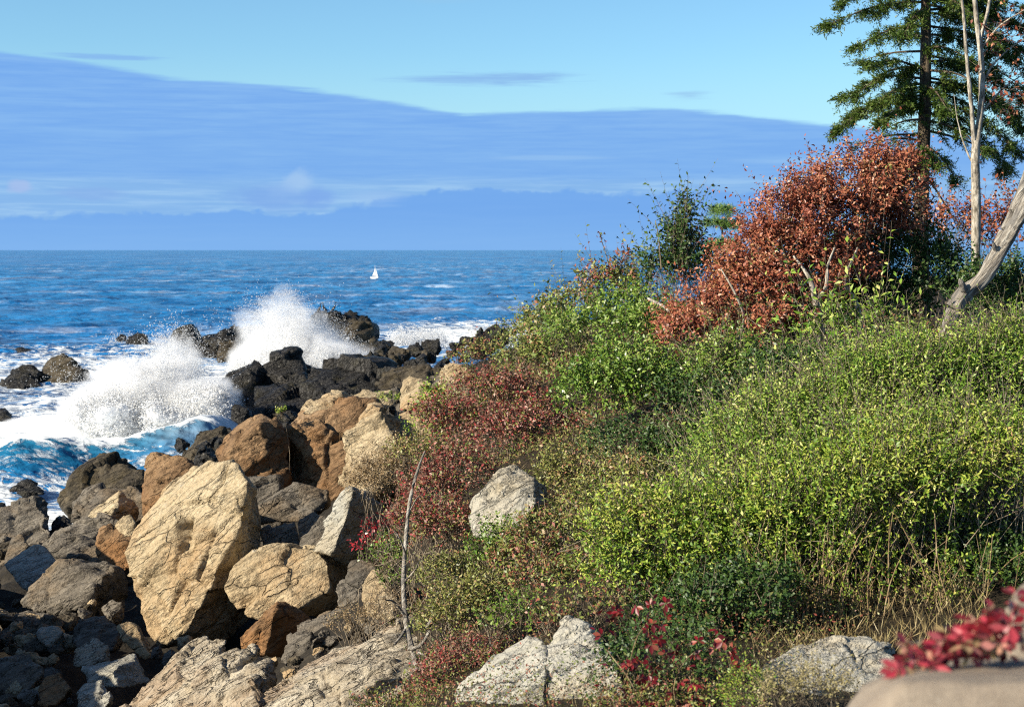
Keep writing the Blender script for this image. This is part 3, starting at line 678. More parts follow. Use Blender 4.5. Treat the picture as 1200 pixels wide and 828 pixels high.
# left hand jumble
rock('boulder', 'brown upright boulder behind the largest boulder, nearest the breaking wave', 'boulder', 33,
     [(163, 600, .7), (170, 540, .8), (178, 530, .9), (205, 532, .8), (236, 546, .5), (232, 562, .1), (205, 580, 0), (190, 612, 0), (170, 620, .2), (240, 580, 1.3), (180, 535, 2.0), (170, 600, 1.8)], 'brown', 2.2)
rock('boulder', 'dark olive boulder standing in the surf at the foot of the wave', 'boulder', 46,
     [(72, 588, .4), (84, 558, .8), (108, 536, 1.2), (132, 532, 1.2), (150, 548, .7), (168, 552, .7), (168, 580, .3), (130, 592, -.2), (90, 615, -.3), (170, 612, .3), (110, 540, 2.8), (165, 560, 2.6), (80, 600, 2)], 'shore_tan', 2.2, chip=1.3, rough=1.4)
rock('boulder', 'rough grey boulder below the dark surf boulder', 'boulder', 36,
     [(86, 610, .4), (92, 590, .7), (118, 570, 1.0), (150, 568, 1.1), (172, 580, .7), (176, 604, .2), (140, 622, -.1), (95, 625, 0), (160, 575, 2.0), (100, 590, 2.0), (176, 620, 1.0)], 'dull', 2.2, chip=1.3)
rock('stone', 'pale triangular rock face tucked under the rough grey boulder', 'rock', 34,
     [(100, 606, .4), (126, 584, .6), (140, 574, .6), (136, 592, 0), (128, 608, 0), (166, 600, .7), (140, 580, 1.3), (160, 612, .6)], 'tan', 2.0, chip=.6)
rock('boulder', 'lumpy grey boulder sloping left above the blue shaded slab', 'boulder', 32,
     [(48, 650, .6), (62, 628, .9), (90, 606, 1.2), (128, 604, 1.1), (146, 616, .8), (150, 650, .2), (122, 664, -.1), (80, 650, 0), (60, 660, .2), (140, 612, 2.2), (70, 630, 2.2), (150, 690, .8)], 'dull', 2.2, chip=1.4, rough=1.5)
rock('stone', 'small clean tan stone propped against the largest boulder', 'rock', 28,
     [(134, 616, .2), (144, 604, .3), (152, 601, .3), (160, 612, .2), (160, 624, .1), (148, 632, 0), (138, 622, .1), (156, 610, .7), (142, 612, .8)], 'tan', 2.0, chip=.5)
rock('boulder', 'brown ribbed rock under the small clean tan stone', 'boulder', 29.5,
     [(112, 650, .2), (116, 618, .5), (136, 612, .6), (158, 624, .4), (160, 650, .1), (148, 672, -.1), (122, 668, 0), (156, 640, 1.2), (120, 622, 1.4)], 'brown', 2.2)
rock('slab', 'blue topped slab with a pale broken left edge in the shade', 'rock slab', 29.5,
     [(4, 660, .8), (46, 636, 1.6), (72, 660, .6), (64, 672, .2), (40, 690, .1), (28, 690, .2), (8, 668, .5), (76, 690, .5), (60, 700, .3), (60, 650, 1.8), (20, 672, 1.4)], 'grey', 2.2, chip=.5, strata=.6)
rock('boulder', 'squat purple grey block cracked across its shaded front', 'boulder', 27.2,
     [(26, 700, .5), (48, 668, .7), (66, 652, .8), (112, 660, .7), (140, 664, .6), (120, 676, .0), (100, 700, -.1), (90, 724, -.1), (56, 716, 0), (28, 712, .2), (150, 700, 1.0), (140, 735, .7), (70, 656, 1.9), (140, 668, 1.7)], 'dull', 2.2, chip=.6)
rock('boulder', 'dark sea worn boulder on the left edge below the water', 'boulder', 38,
     [(-60, 640, .4), (-30, 604, .9), (10, 588, 1.2), (44, 586, 1.2), (58, 602, .7), (66, 640, .1), (30, 655, -.1), (-20, 670, 0), (70, 670, .6), (50, 592, 2.5), (-20, 600, 2.5)], 'dull', 2.2)
rock('stone', 'small dark rock between the left edge boulder and the water', 'rock', 39,
     [(58, 618, .2), (70, 602, .4), (82, 606, .4), (86, 625, 0), (66, 636, 0), (82, 615, 1.0), (64, 612, 1.0)], 'shore', 2.2)
rock('stone', 'leaning pale edged stone above the blue topped slab', 'rock', 33,
     [(6, 645, .3), (12, 632, .5), (26, 624, .6), (34, 640, .3), (18, 662, 0), (4, 664, .1), (40, 660, .8), (18, 630, 1.1)], 'dull', 2.2)
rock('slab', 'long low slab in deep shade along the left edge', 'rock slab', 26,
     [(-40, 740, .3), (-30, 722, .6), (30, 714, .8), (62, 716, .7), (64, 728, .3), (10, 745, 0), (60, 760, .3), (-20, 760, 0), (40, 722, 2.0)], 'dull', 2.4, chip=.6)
rock('stone', 'pale jagged stone catching the sun in the dark hollow', 'rock', 23.5,
     [(40, 742, .3), (48, 734, .5), (66, 733, .5), (76, 740, .3), (62, 750, .05), (54, 756, 0), (44, 748, .1), (76, 762, .6), (60, 764, .1), (64, 738, 1.1)], 'grey', 1.8, chip=1.3)
rock('stone', 'thin leaning flake with a yellow lower tip under the largest boulder', 'rock', 21.5,
     [(136, 736, .4), (146, 726, .5), (160, 732, .4), (176, 768, 0), (172, 774, 0), (156, 764, .1), (142, 746, .2), (176, 756, .8), (156, 732, 1.0)], 'tan', 1.8)
rock('stone', 'tan angular stone lower left of the thin flake', 'rock', 21,
     [(84, 780, .3), (92, 758, .5), (110, 748, .6), (126, 756, .4), (124, 772, .1), (100, 782, 0), (126, 784, .6), (100, 756, 1.1)], 'ledge', 2.0)
rock('slab', 'blue lit flat slab in the shadow near the brown ledge', 'rock slab', 19.8,
     [(96, 782, .7), (130, 776, 1.1), (158, 766, 1.2), (160, 772, .8), (132, 786, .1), (104, 784, .3), (176, 800, .8), (140, 806, 0), (104, 804, .2), (150, 770, 1.8)], 'grey', 2.0, chip=.5)
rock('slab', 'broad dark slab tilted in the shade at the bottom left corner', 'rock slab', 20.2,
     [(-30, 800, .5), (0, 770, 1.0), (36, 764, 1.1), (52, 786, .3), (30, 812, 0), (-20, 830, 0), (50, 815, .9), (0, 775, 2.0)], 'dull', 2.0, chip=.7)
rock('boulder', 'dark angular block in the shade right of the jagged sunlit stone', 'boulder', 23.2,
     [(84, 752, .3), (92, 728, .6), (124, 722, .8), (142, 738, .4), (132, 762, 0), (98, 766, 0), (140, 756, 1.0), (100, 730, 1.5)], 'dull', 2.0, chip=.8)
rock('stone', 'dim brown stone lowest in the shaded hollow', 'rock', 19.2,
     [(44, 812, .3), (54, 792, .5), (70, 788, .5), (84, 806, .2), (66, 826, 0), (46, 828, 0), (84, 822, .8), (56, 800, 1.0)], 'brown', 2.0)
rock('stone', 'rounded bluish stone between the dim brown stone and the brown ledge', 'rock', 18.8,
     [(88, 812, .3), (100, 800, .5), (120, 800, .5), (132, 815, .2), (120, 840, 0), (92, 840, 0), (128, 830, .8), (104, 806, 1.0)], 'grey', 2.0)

# shore and sea rocks
rock('shore_rock', 'big black rock split in two humps in front of the second splash', 'shore rock', 68,
     [(196, 520, 1.0), (214, 470, 2.0), (252, 460, 2.4), (270, 440, 2.0), (290, 432, 2.0), (320, 424, 2.2), (345, 415, 2.5), (356, 430, 2.0), (356, 470, .5), (330, 505, -1), (260, 532, -1.5), (200, 540, -1), (360, 520, 1), (345, 425, 6), (230, 475, 6), (360, 490, 5)], 'shore', 2.2, chip=1.3, strata=1.5,
     extra=[[(206, 470, 1.5), (212, 452, 2.0), (240, 446, 2.4), (266, 458, 2), (270, 490, 1), (210, 490, 1), (250, 455, 4), (215, 460, 4)]])
rock('shore_rock', 'olive weed covered rock behind the brown upright boulder', 'shore rock', 54,
     [(214, 545, .5), (222, 522, 1.0), (240, 506, 1.4), (262, 503, 1.4), (272, 520, .8), (268, 545, .2), (232, 565, -.3), (270, 560, 1.5), (230, 515, 3)], 'shore_tan', 2.2, chip=1.4, rough=1.6)
rock('shore_rock', 'low black rock lapped by the foot of the breaking wave', 'shore rock', 57,
     [(188, 516, .5), (196, 504, .9), (220, 501, 1.2), (234, 508, .8), (226, 520, .2), (198, 526, 0), (232, 525, 1), (200, 508, 2.4)], 'shore', 2.2)
rock('shore_rock', 'long black ledge crossing behind the tan boulders', 'shore rock', 64,
     [(300, 455, 2), (330, 446, 3), (400, 440, 3), (450, 434, 3), (470, 444, 2), (470, 470, 0), (400, 490, -1.5), (310, 505, -1.5), (290, 490, 0), (460, 445, 7), (320, 455, 7)], 'shore', 2.2, chip=1.1, strata=2.4)
rock('shore_rock', 'brown blocky ledge end beside the red carpet of shrubs', 'shore rock', 56,
     [(440, 452, 1), (448, 438, 1.4), (480, 430, 1.6), (520, 428, 1.6), (524, 445, 1), (500, 458, 0), (455, 468, -.3), (520, 460, 2), (470, 436, 4)], 'shore_tan', 2.2, chip=1.5, strata=1.6)
rock('shore_rock', 'tall striped rock spit where the birds perch', 'shore rock', 112,
     [(360, 430, 1), (364, 374, 3), (372, 362, 3.5), (390, 362, 3.5), (398, 372, 3), (410, 378, 2.5), (424, 374, 2.5), (436, 378, 2), (444, 405, 1), (440, 430, 0), (400, 440, -1), (366, 440, -1), (436, 390, 8), (372, 370, 9)], 'shore', 2.0, chip=1.4, strata=2.4)
rock('shore_rock', 'pointed rock beside the spit where the birds perch', 'shore rock', 106,
     [(396, 400, 0), (408, 374, 2), (424, 370, 2), (432, 372, 2), (442, 400, 1), (436, 425, 0), (400, 425, -1), (440, 410, 4)], 'shore_tan', 2.0, chip=1.2, strata=2.4)
rock('shore_rock', 'wide dark rock mass left of the second splash', 'shore rock', 116,
     [(206, 412, 0), (214, 396, 2), (240, 392, 3), (262, 386, 3), (290, 382, 3), (306, 384, 3), (312, 420, 1), (290, 430, -1), (215, 430, -1), (300, 390, 9), (220, 400, 8)], 'shore', 2.0, chip=1.5,
     extra=[[(250, 400, 0), (262, 384, 1), (290, 380, 2), (304, 386, 2), (300, 415, 0), (256, 418, -1), (280, 390, 5)]])
rock('shore_rock', 'sunlit tan rock at the base of the dark mass left of the splash', 'shore rock', 111,
     [(250, 420, 0), (256, 402, 1), (268, 397, 1.4), (284, 404, 1), (286, 424, 0), (262, 432, -.5), (280, 412, 3)], 'shore_tan', 2.0, chip=1.3)
rock('sea_rock', 'small round rock alone in the foam beyond the breaking wave', 'sea rock', 134,
     [(148, 404, 0), (150, 393, 1), (160, 388, 1.2), (172, 392, 1), (176, 403, 0), (160, 410, -1), (170, 398, 3), (152, 408, 1)], 'shore', 2.0, chip=1.2)
rock('sea_rock', 'tiny rock tip just left of the small round rock', 'sea rock', 136,
     [(134, 397, 0), (140, 391, .6), (147, 392, .6), (150, 400, 0), (138, 402, -.4), (146, 396, 2)], 'shore', 1.8)
rock('sea_rock', 'tan peaked rock in the surf near the left edge', 'sea rock', 94,
     [(42, 448, 0), (50, 430, 1), (62, 418, 1.4), (74, 413, 1.6), (84, 420, 1.2), (98, 440, .5), (100, 456, -.5), (50, 460, -1), (85, 430, 4), (60, 430, 4)], 'shore_tan', 2.0, chip=1.4)
rock('sea_rock', 'low dark rock joined to the left of the tan peaked rock', 'sea rock', 93,
     [(0, 448, 0), (18, 432, 1), (36, 428, 1.4), (48, 438, 1), (50, 454, -.4), (10, 458, -.8), (44, 440, 3.5), (14, 442, 3)], 'shore', 2.0, chip=1.4)
rock('sea_rock', 'black rock cut by the left edge among foam streaks', 'sea rock', 76,
     [(-14, 488, 0), (-6, 478, .6), (6, 477, .8), (16, 487, .4), (12, 494, -.4), (-12, 498, -.4), (8, 484, 2)], 'shore', 2.0)
rock('sea_rock', 'black rock awash in the trough below the breaking wave', 'sea rock', 50.5,
     [(10, 576, 0), (20, 566, .5), (32, 561, .6), (46, 570, .4), (54, 578, 0), (30, 584, -.4), (40, 570, 1.6)], 'shore', 2.0, chip=1.5)
rock('sea_rock', 'flat rock tips barely showing above the far left foam', 'sea rock', 124,
     [(12, 410, 0), (18, 406, .6), (32, 407, .8), (42, 411, .3), (26, 416, -.6), (36, 409, 2)], 'shore', 1.8)

# rubble: a few meshes shared between many loose rocks
def rubble():
    rs = np.random.RandomState(77)
    protos = {}
    for mat in ('shore', 'shore_tan', 'dull', 'tan'):
        protos[mat] = []
        for k in range(5):
            u = rs.normal(size=(14, 3)); u /= np.linalg.norm(u, axis=1)[:, None]
            u *= rs.uniform(.8, 1.1, size=(14, 1)); u *= (1, rs.uniform(.7, 1), rs.uniform(.55, .95))
            me, base = rock_mesh(u, M[mat], 0.075, 100 + k + 10 * len(protos), chip=1.3, strata=1.1)
            me.name = 'loose_rock'
            protos[mat].append(me)
    def put(name, px, py, d, hw, mats, label, cat, group, hscale=1.0, zfix=None):
        mat = mats[rs.randint(len(mats))]; me = protos[mat][rs.randint(5)]
        p = P(px, py, d); s = hw / F * d
        if zfix is not None: p[2] = zfix
        o = link(name, me, loc=(p[0], p[1], p[2] - s * 0.7))
        o.scale = (s * rs.uniform(.85, 1.15), s * rs.uniform(.8, 1.2), s * hscale * rs.uniform(.8, 1.2))
        o.rotation_euler = (rs.uniform(-.3, .3), rs.uniform(-.35, .35), rs.uniform(0, 6.28))
        return tag(o, label, cat, group)
    # shore boulders running out to the spit, right of the second splash
    for i in range(46):
        u = rs.rand(); px = 436 + u * 158 + rs.normal() * 4
        top = np.interp(px, [436, 460, 480, 520, 540, 594], [394, 400, 402, 402, 390, 384])
        py = top + rs.rand() ** 1.3 * np.interp(px, [436, 500, 594], [36, 34, 20]) + 5
        d = np.interp(py, [384, 400, 420, 445], [106, 96, 82, 66])
        put('shore_boulder', px, py, d, rs.uniform(7, 15), ['shore', 'shore', 'shore_tan'], 'dark rounded boulder in the jumble along the far shore', 'shore rock', 'dark boulders along the far shore')
    for px, py, d, hw, lab in ((548, 392, 80, 11, 'dark boulder on the water line left of the skyline pair'), (560, 387, 79, 13, 'larger of the dark skyline boulders beside the green hill'), (580, 384, 77, 13, 'black skyline boulder touching the green hill'), (500, 398, 92, 9, 'small tan rock on the far shore below the white surf')):
        put('shore_boulder', px, py + 4, d, hw, ['shore'], lab, 'shore rock', 'dark boulders along the far shore')
    # black shore rocks in front of the breaking wave, down to the boulders
    for i in range(34):
        px = rs.uniform(205, 350); lo = np.interp(px, [205, 250, 350], [515, 500, 470])
        py = lo + rs.rand() * 45 + 4; d = np.interp(py, [470, 520, 560], [66, 54, 44])
        put('shore_boulder', px, py, d, rs.uniform(10, 20), ['shore', 'shore_tan', 'shore'], 'black wet rock in the shaded gap behind the boulders', 'shore rock', 'wet rocks behind the boulders')
    for i in range(26):
        px = rs.uniform(-10, 120); py = rs.uniform(600, 700); d = np.interp(py, [600, 640, 700], [42, 36, 29.5])
        put('loose_rock', px, py + 8, d, rs.uniform(9, 20), ['dull', 'shore_tan', 'dull'], 'grey rock in the tumbled pile at the left edge', 'rock', 'tumbled rocks at the left edge')
    for i in range(110):
        px = rs.uniform(-10, 230); py = rs.uniform(705, 835)
        if px > 140 and (py > 780 or py < 748): continue
        if px < 175 and 758 < py < 800 and px > 95: continue
        d = np.interp(py, [715, 770, 835], [26.5, 22.5, 18.6])
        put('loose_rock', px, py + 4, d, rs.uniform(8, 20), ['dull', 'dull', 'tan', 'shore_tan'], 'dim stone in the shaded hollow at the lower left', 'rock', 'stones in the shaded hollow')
    for i in range(26):
        px = rs.uniform(295, 440); py = rs.uniform(605, 745)
        if px < 416 and py > 632: continue
        d = np.interp(py, [605, 660, 745], [29, 24.6, 20.5])
        put('loose_rock', px, py + 4, d, rs.uniform(7, 14), ['dull', 'dull', 'tan'], 'dark stone filling the gaps between the tan boulders', 'rock', 'stones between the tan boulders')
    for i in range(30):
        px = rs.uniform(315, 470); py = np.interp(px, [315, 470], [795, 738]) - rs.uniform(0, 34); d = np.interp(py, [710, 790], [19.5, 17.0])
        put('loose_rock', px, py + 6, d, rs.uniform(7, 14), ['dull', 'dull', 'tan', 'shore_tan'], 'small stone lodged in the crevice behind the broad pale ledge', 'rock', 'stones in the crevice behind the pale ledge')
    for i in range(20):
        px = rs.uniform(455, 560); py = np.interp(px, [455, 560], [462, 425]) + rs.uniform(-6, 20); d = np.interp(py, [420, 460, 490], [52, 40, 35])
        put('loose_rock', px, py + 5, d, rs.uniform(8, 16), ['shore_tan', 'dull'], 'brown stone where the shrubs meet the shore ledge', 'rock', 'stones at the edge of the shrubs')
rubble()

# unseen rock added left of the frame to cast shade into the lower left hollow
_seed[0] += 1
me, base = rock_mesh([(-15, 14.5, 1), (-15, 24.5, 1), (-8.9, 24.6, 1), (-8.0, 15.5, 1), (-13, 16, 5.6), (-13, 22, 5.2), (-9.4, 20.6, 5.1), (-9.3, 22.4, 4.2), (-9.4, 24.3, 3.2), (-9.0, 16, 5.3), (-8.3, 19.5, 3.8), (-13, 24.3, 3.4)], M['dull'], 0.16, 300, chip=1.0,
    extra=[[(-17, 24, 1), (-17, 29.5, 0.5), (-11.6, 29.5, 0.5), (-11.4, 25, 1), (-15, 25.8, 4.6), (-15, 29, 5.2), (-12.2, 28.8, 5.0), (-12.0, 26, 4.3)]])
tag(link('outcrop', me, loc=base), 'unseen rock outcrop added left of the frame to shade the hollow', 'rock outcrop')

# ---------------------------------------------------------------- spray and white water
def foam_material():
    m, t = material('white_water')
    d = t.n('ShaderNodeBsdfDiffuse'); d.inputs[0].default_value = (0.94, 0.95, 0.96, 1)
    tr = t.n('ShaderNodeBsdfTranslucent'); tr.inputs[0].default_value = (0.95, 0.96, 0.97, 1)
    mx = t.n('ShaderNodeMixShader'); mx.inputs[0].default_value = 0.5
    t.put(mx.inputs[1], d.outputs[0]); t.put(mx.inputs[2], tr.outputs[0])
    finish(t, mx.outputs[0]); return m
M['foam'] = foam_material()

def droplets(pts, rad, rs):
    """one small tumbling tetrahedron per drop"""
    T = np.array([(1, 1, 1), (1, -1, -1), (-1, 1, -1), (-1, -1, 1)], float) / math.sqrt(3)
    n = len(pts)
    q = rs.normal(size=(n, 4)); q /= np.linalg.norm(q, axis=1)[:, None]
    w, x, y, z = q.T
    Rm = np.stack([1 - 2 * (y * y + z * z), 2 * (x * y - z * w), 2 * (x * z + y * w), 2 * (x * y + z * w), 1 - 2 * (x * x + z * z), 2 * (y * z - x * w), 2 * (x * z - y * w), 2 * (y * z + x * w), 1 - 2 * (x * x + y * y)], 1).reshape(-1, 3, 3)
    V = pts[:, None] + np.einsum('nij,kj->nki', Rm, T) * rad[:, None, None]
    i = np.arange(n)[:, None] * 4
    Fc = np.concatenate([i + np.array([[0, 1, 2]]), i + np.array([[0, 3, 1]]), i + np.array([[0, 2, 3]]), i + np.array([[1, 3, 2]])])
    return V.reshape(-1, 3), Fc

def plume(rs, n, px0, py0, d, px1, py1, spread, jets, rmin, rmax, dspread, power=1.6, lump=0.35):
    """drops thrown along ballistic jets from a base line; denser near the base"""
    per = n // jets; out = []
    for j in range(jets):
        a = rs.rand(); b = P(px0 + (px1[0] - px0) * a, py0 + (px1[1] - py0) * a, d + rs.normal() * dspread)
        tip = P(*py1(rs, a), d + rs.normal() * dspread * 1.2)
        t = rs.rand(per) ** power
        g = rs.normal(size=(per, 3)) * (spread * (0.25 + t * 0.9))[:, None]
        out.append(b + (tip - b) * t[:, None] + g * (1, 1, 0.8))
    return np.concatenate(out)

def build_spray():
    rs = np.random.RandomState(11)
    def make(name, label, sets):
        Vs, Fs, off = [], [], 0
        for pts, r0, r1 in sets:
            pts = pts[pts[:, 2] > -0.1]
            rad = r0 + (r1 - r0) * rs.rand(len(pts)) ** 2.5
            V, Fc = droplets(pts, rad, rs); Vs.append(V); Fs.append(Fc + off); off += len(V)
        tag(link(name, raw_mesh(name, np.concatenate(Vs), np.concatenate(Fs), M['foam'])), label, 'spray', kind='stuff')
    # first breaker: broad burst left of the black rock
    def tips1(r, a):
        x = 100 + a * 165 + r.normal() * 14
        top = np.interp(x, [60, 80, 110, 150, 180, 205, 230, 262, 290], [492, 474, 452, 432, 412, 392, 418, 438, 470])
        return x, top - 10 + abs(r.normal()) * 26
    s = [(plume(rs, 42000, 95, 505, 63, (255, 505), tips1, 0.15, 95, .02, .05, 1.6, 1.15), .009, .026)]
    def tips1b(r, a):
        x = 190 + r.normal() * 34; return x, np.interp(x, [120, 205, 260], [430, 378, 420]) + abs(r.normal()) * 14
    s.append((plume(rs, 9000, 170, 450, 68, (235, 450), tips1b, .5, 60, .02, .05, 2.5, .6), .012, .034))
    def tips1c(r, a):
        return 95 + r.normal() * 45, 440 + r.normal() * 12
    s.append((plume(rs, 2500, 90, 480, 72, (140, 470), tips1c, .6, 40, .02, .05, 2.5, .6), .011, .032))
    make('sea_spray', 'white burst of spray where the near wave hits the black rock', s)
    # second burst: tall plume against the spit
    def tips2(r, a):
        x = 290 + a * 140 + r.normal() * 12
        top = np.interp(x, [270, 288, 304, 340, 372, 400, 425, 452], [425, 386, 356, 346, 360, 388, 412, 436])
        return x, top - 10 + abs(r.normal()) * 26
    s = [(plume(rs, 40000, 308, 440, 94, (440, 440), tips2, .26, 110, .02, .05, 2.2, 1.3), .013, .036)]
    def core2(r, a):
        x = 300 + a * 140 + r.normal() * 8
        return x, np.interp(x, [290, 320, 350, 400, 450], [425, 412, 400, 410, 436]) + abs(r.normal()) * 10
    s.append((plume(rs, 26000, 312, 446, 92, (448, 442), core2, .30, 160, .02, .05, 1.6, 1.0), .013, .036))
    def tips2b(r, a):
        return 330 + r.normal() * 32, 352 + abs(r.normal()) * 24
    s.append((plume(rs, 9000, 320, 420, 96, (390, 420), tips2b, .9, 70, .02, .05, 3, .6), .016, .042))
    make('sea_spray', 'tall white plume of spray thrown up beside the rock spit', s)
    def tips3(r, a): return 468 + a * 50 + r.normal() * 4, 388 + abs(r.normal()) * 8
    s = [(plume(rs, 9000, 452, 402, 132, (520, 400), tips3, .4, 60, .02, .05, 2, 1.0), .03, .085)]
    make('sea_spray', 'low white surf breaking beyond the far shore boulders', s)
    def tips4(r, a): return 150 + r.normal() * 14, 393 + abs(r.normal()) * 6
    s = [(plume(rs, 1500, 130, 402, 138, (165, 402), tips4, .35, 30, .02, .05, 1.5, .8), .03, .08)]
    make('sea_spray', 'small splash behind the round rock out in the foam', s)

def white_water(name, label, d, blobs, seed, res):
    """dense boiling foam at the foot of a burst"""
    bm = bmesh.new(); rs = np.random.RandomState(seed)
    for px, py, r, dd in blobs:
        c = P(px, py, d + dd); rr = r / F * d
        mt = bmesh.ops.create_icosphere(bm, subdivisions=2, radius=rr)
        for v in mt['verts']: v.co = Vector((v.co.x * 1.15, v.co.y * 0.9, v.co.z * 0.85)) + Vector(c)
    me = bpy.data.meshes.new('f'); bm.to_mesh(me); bm.free()
    o = bpy.data.objects.new('f', me); COL.objects.link(o)
    md = o.modifiers.new('r', 'REMESH'); md.mode = 'VOXEL'; md.voxel_size = res
    dg = bpy.context.evaluated_depsgraph_get(); ev = o.evaluated_get(dg); em = ev.to_mesh()
    n = len(em.vertices); V = np.empty(n * 3, np.float32); em.vertices.foreach_get('co', V); V = V.reshape(-1, 3).astype(float)
    N = np.empty(n * 3, np.float32); em.vertex_normals.foreach_get('vector', N); N = N.reshape(-1, 3).astype(float)
    lp = np.empty(len(em.loops), np.int32); em.loops.foreach_get('vertex_index', lp)
    ev.to_mesh_clear(); bpy.data.objects.remove(o); bpy.data.meshes.remove(me)
    bil = np.abs(perlin(V * 0.9 + seed)) * 0.9 + np.abs(perlin(V * 2.1 + seed)) * 0.45 + np.abs(perlin(V * 4.6)) * 0.25 + np.abs(perlin(V * 9)) * .12
    V = V + N * ((bil - 0.42) * 0.9 * d / 64)[:, None]
    tag(link(name, raw_mesh(name, V, lp.reshape(-1, 4), M['foam'], True)), label, 'white water', kind='stuff')
    # a skin of drops so that the mass has no hard outline
    k = rs.randint(n, size=26000); k = k[V[k, 2] > -0.05]
    pts = V[k] + N[k] * (np.abs(rs.normal(size=(len(k), 1))) * 0.22 * d / 64) + rs.normal(size=(len(k), 3)) * 0.05
    return pts

def build_white_water():
    rs = np.random.RandomState(8)
    a = white_water('white_water', 'dense white water boiling at the foot of the near burst', 62.5,
        [(100, 490, 16, -1), (125, 482, 22, 0), (150, 474, 26, .5), (172, 468, 28, 1), (135, 495, 18, -2), (200, 478, 24, 1), (225, 478, 22, 0), (245, 480, 20, -1), (190, 492, 20, -2), (220, 496, 14, -2), (160, 452, 16, 2), (255, 470, 14, 0), (205, 452, 16, 2.5)], 4, 0.14)
    b = white_water('white_water', 'dense white water boiling at the foot of the tall plume', 92,
        [(330, 440, 18, 0), (352, 428, 22, 1), (378, 430, 20, 1), (400, 434, 16, 0), (420, 438, 12, 0), (436, 441, 8, 0), (366, 416, 14, 2), (340, 446, 14, -1), (300, 436, 14, 2), (280, 440, 12, 3)], 6, 0.18)
    Va, Fa = droplets(a, 0.02 + 0.04 * rs.rand(len(a)) ** 2, rs); Vb, Fb = droplets(b, 0.03 + 0.05 * rs.rand(len(b)) ** 2, rs)
    me = raw_mesh('sea_spray', np.concatenate([Va, Vb]), np.concatenate([Fa, Fb + len(Va)]), M['foam'])
    tag(link('sea_spray', me), 'fine drops hanging round the dense white water', 'spray', kind='stuff')
def mist(label, d, blobs, density, seed, nscale):
    """a box of air whose droplet density is a sum of soft lumps torn by noise"""
    m, t = material('spray_mist')
    pos = t.n('ShaderNodeNewGeometry').outputs['Position']
    nz = t.noise(pos, nscale, 4, 0.62, 0.5); wob = t.vmath('SCALE', t.vmath('SUBTRACT', t.noise(pos, nscale * .6, 2, out=1), (.5, .5, .5)), scale=2.4 * d / 64)
    q = t.vmath('ADD', pos, wob); tot = 0.0; lo = np.full(3, 1e9); hi = -lo
    for px, py, rx, rz, dd, k in blobs:
        c = P(px, py, d + dd); f = (d + dd) / F; r = np.array([rx * f, (rx + rz) * .5 * f, rz * f])
        v = t.vmath('MULTIPLY', t.vmath('SUBTRACT', q, tuple(c)), tuple(1 / r))
        e = t.math('MULTIPLY', t.math('POWER', 2.71828, t.math('MULTIPLY', t.vmath('DOT_PRODUCT', v, v), -1.3)), k)
        tot = t.math('ADD', e, tot); lo = np.minimum(lo, c - 2.1 * r); hi = np.maximum(hi, c + 2.1 * r)
    lo[2] = max(lo[2], 0.0)
    dens = t.math('MULTIPLY', t.math('MAXIMUM', t.math('SUBTRACT', t.math('MULTIPLY', tot, t.step(nz, 0.34, 0.62, 0.15, 1.5)), 0.07), 0.0), density)
    v = t.n('ShaderNodeVolumePrincipled')
    v.inputs['Color'].default_value = (0.985, 0.988, 0.992, 1); v.inputs['Anisotropy'].default_value = 0.15
    t.put(v.inputs['Density'], dens)
    out = t.n('ShaderNodeOutputMaterial'); t.put(out.inputs['Volume'], v.outputs[0])
    V = np.array([(x, y, z) for x in (lo[0], hi[0]) for y in (lo[1], hi[1]) for z in (lo[2], hi[2])])
    Q = np.array([(0, 1, 3, 2), (4, 6, 7, 5), (0, 4, 5, 1), (2, 3, 7, 6), (0, 2, 6, 4), (1, 5, 7, 3)])
    tag(link('spray_mist', raw_mesh('spray_mist', V, Q, m)), label, 'mist', kind='stuff')

def build_mist():
    mist('soft white mist in the near burst of spray', 63.5, [(130, 476, 40, 22, 0, 1.3), (185, 462, 36, 34, 1.5, 1.1), (203, 425, 24, 34, 3, .5), (232, 480, 30, 24, 0, 1.3), (95, 494, 26, 12, 0, 1.0), (150, 448, 34, 22, 1, .7), (248, 480, 26, 26, -1, 1.3), (258, 498, 18, 12, -2, 1.1), (60, 503, 50, 9, -2, .8), (90, 465, 40, 16, 4, .10)], 11.0, 3, 0.85)
    mist('soft white mist in the tall plume beside the spit', 93, [(350, 415, 40, 32, 2, .9), (330, 385, 34, 34, 3, .45), (300, 405, 22, 28, 3, .3), (390, 428, 44, 18, 0, 1.2), (425, 438, 24, 9, 0, 1.0), (305, 430, 30, 18, 3, .7), (366, 392, 22, 26, 2, .5)], 5.0, 5, 0.6)
build_spray()
build_white_water()
build_mist()

# ---------------------------------------------------------------- plants
def unit(v): return v / (np.linalg.norm(v, axis=-1, keepdims=True) + 1e-9)

def leaf_quads(base, dirs, normal, ln, wd, fold=0.25):
    """folded diamond leaves: base, left, tip, right"""
    side = unit(np.cross(dirs, normal)); nn = unit(np.cross(side, dirs))
    mid = base + dirs * (ln * 0.45)[:, None]
    up = nn * (wd * fold)[:, None]
    V = np.stack([base, mid - side * (wd * .5)[:, None] + up, base + dirs * ln[:, None] - nn * (ln * 0.12)[:, None], mid + side * (wd * .5)[:, None] + up], 1)
    n = len(base)
    return V.reshape(-1, 3), np.arange(n * 4).reshape(n, 4)

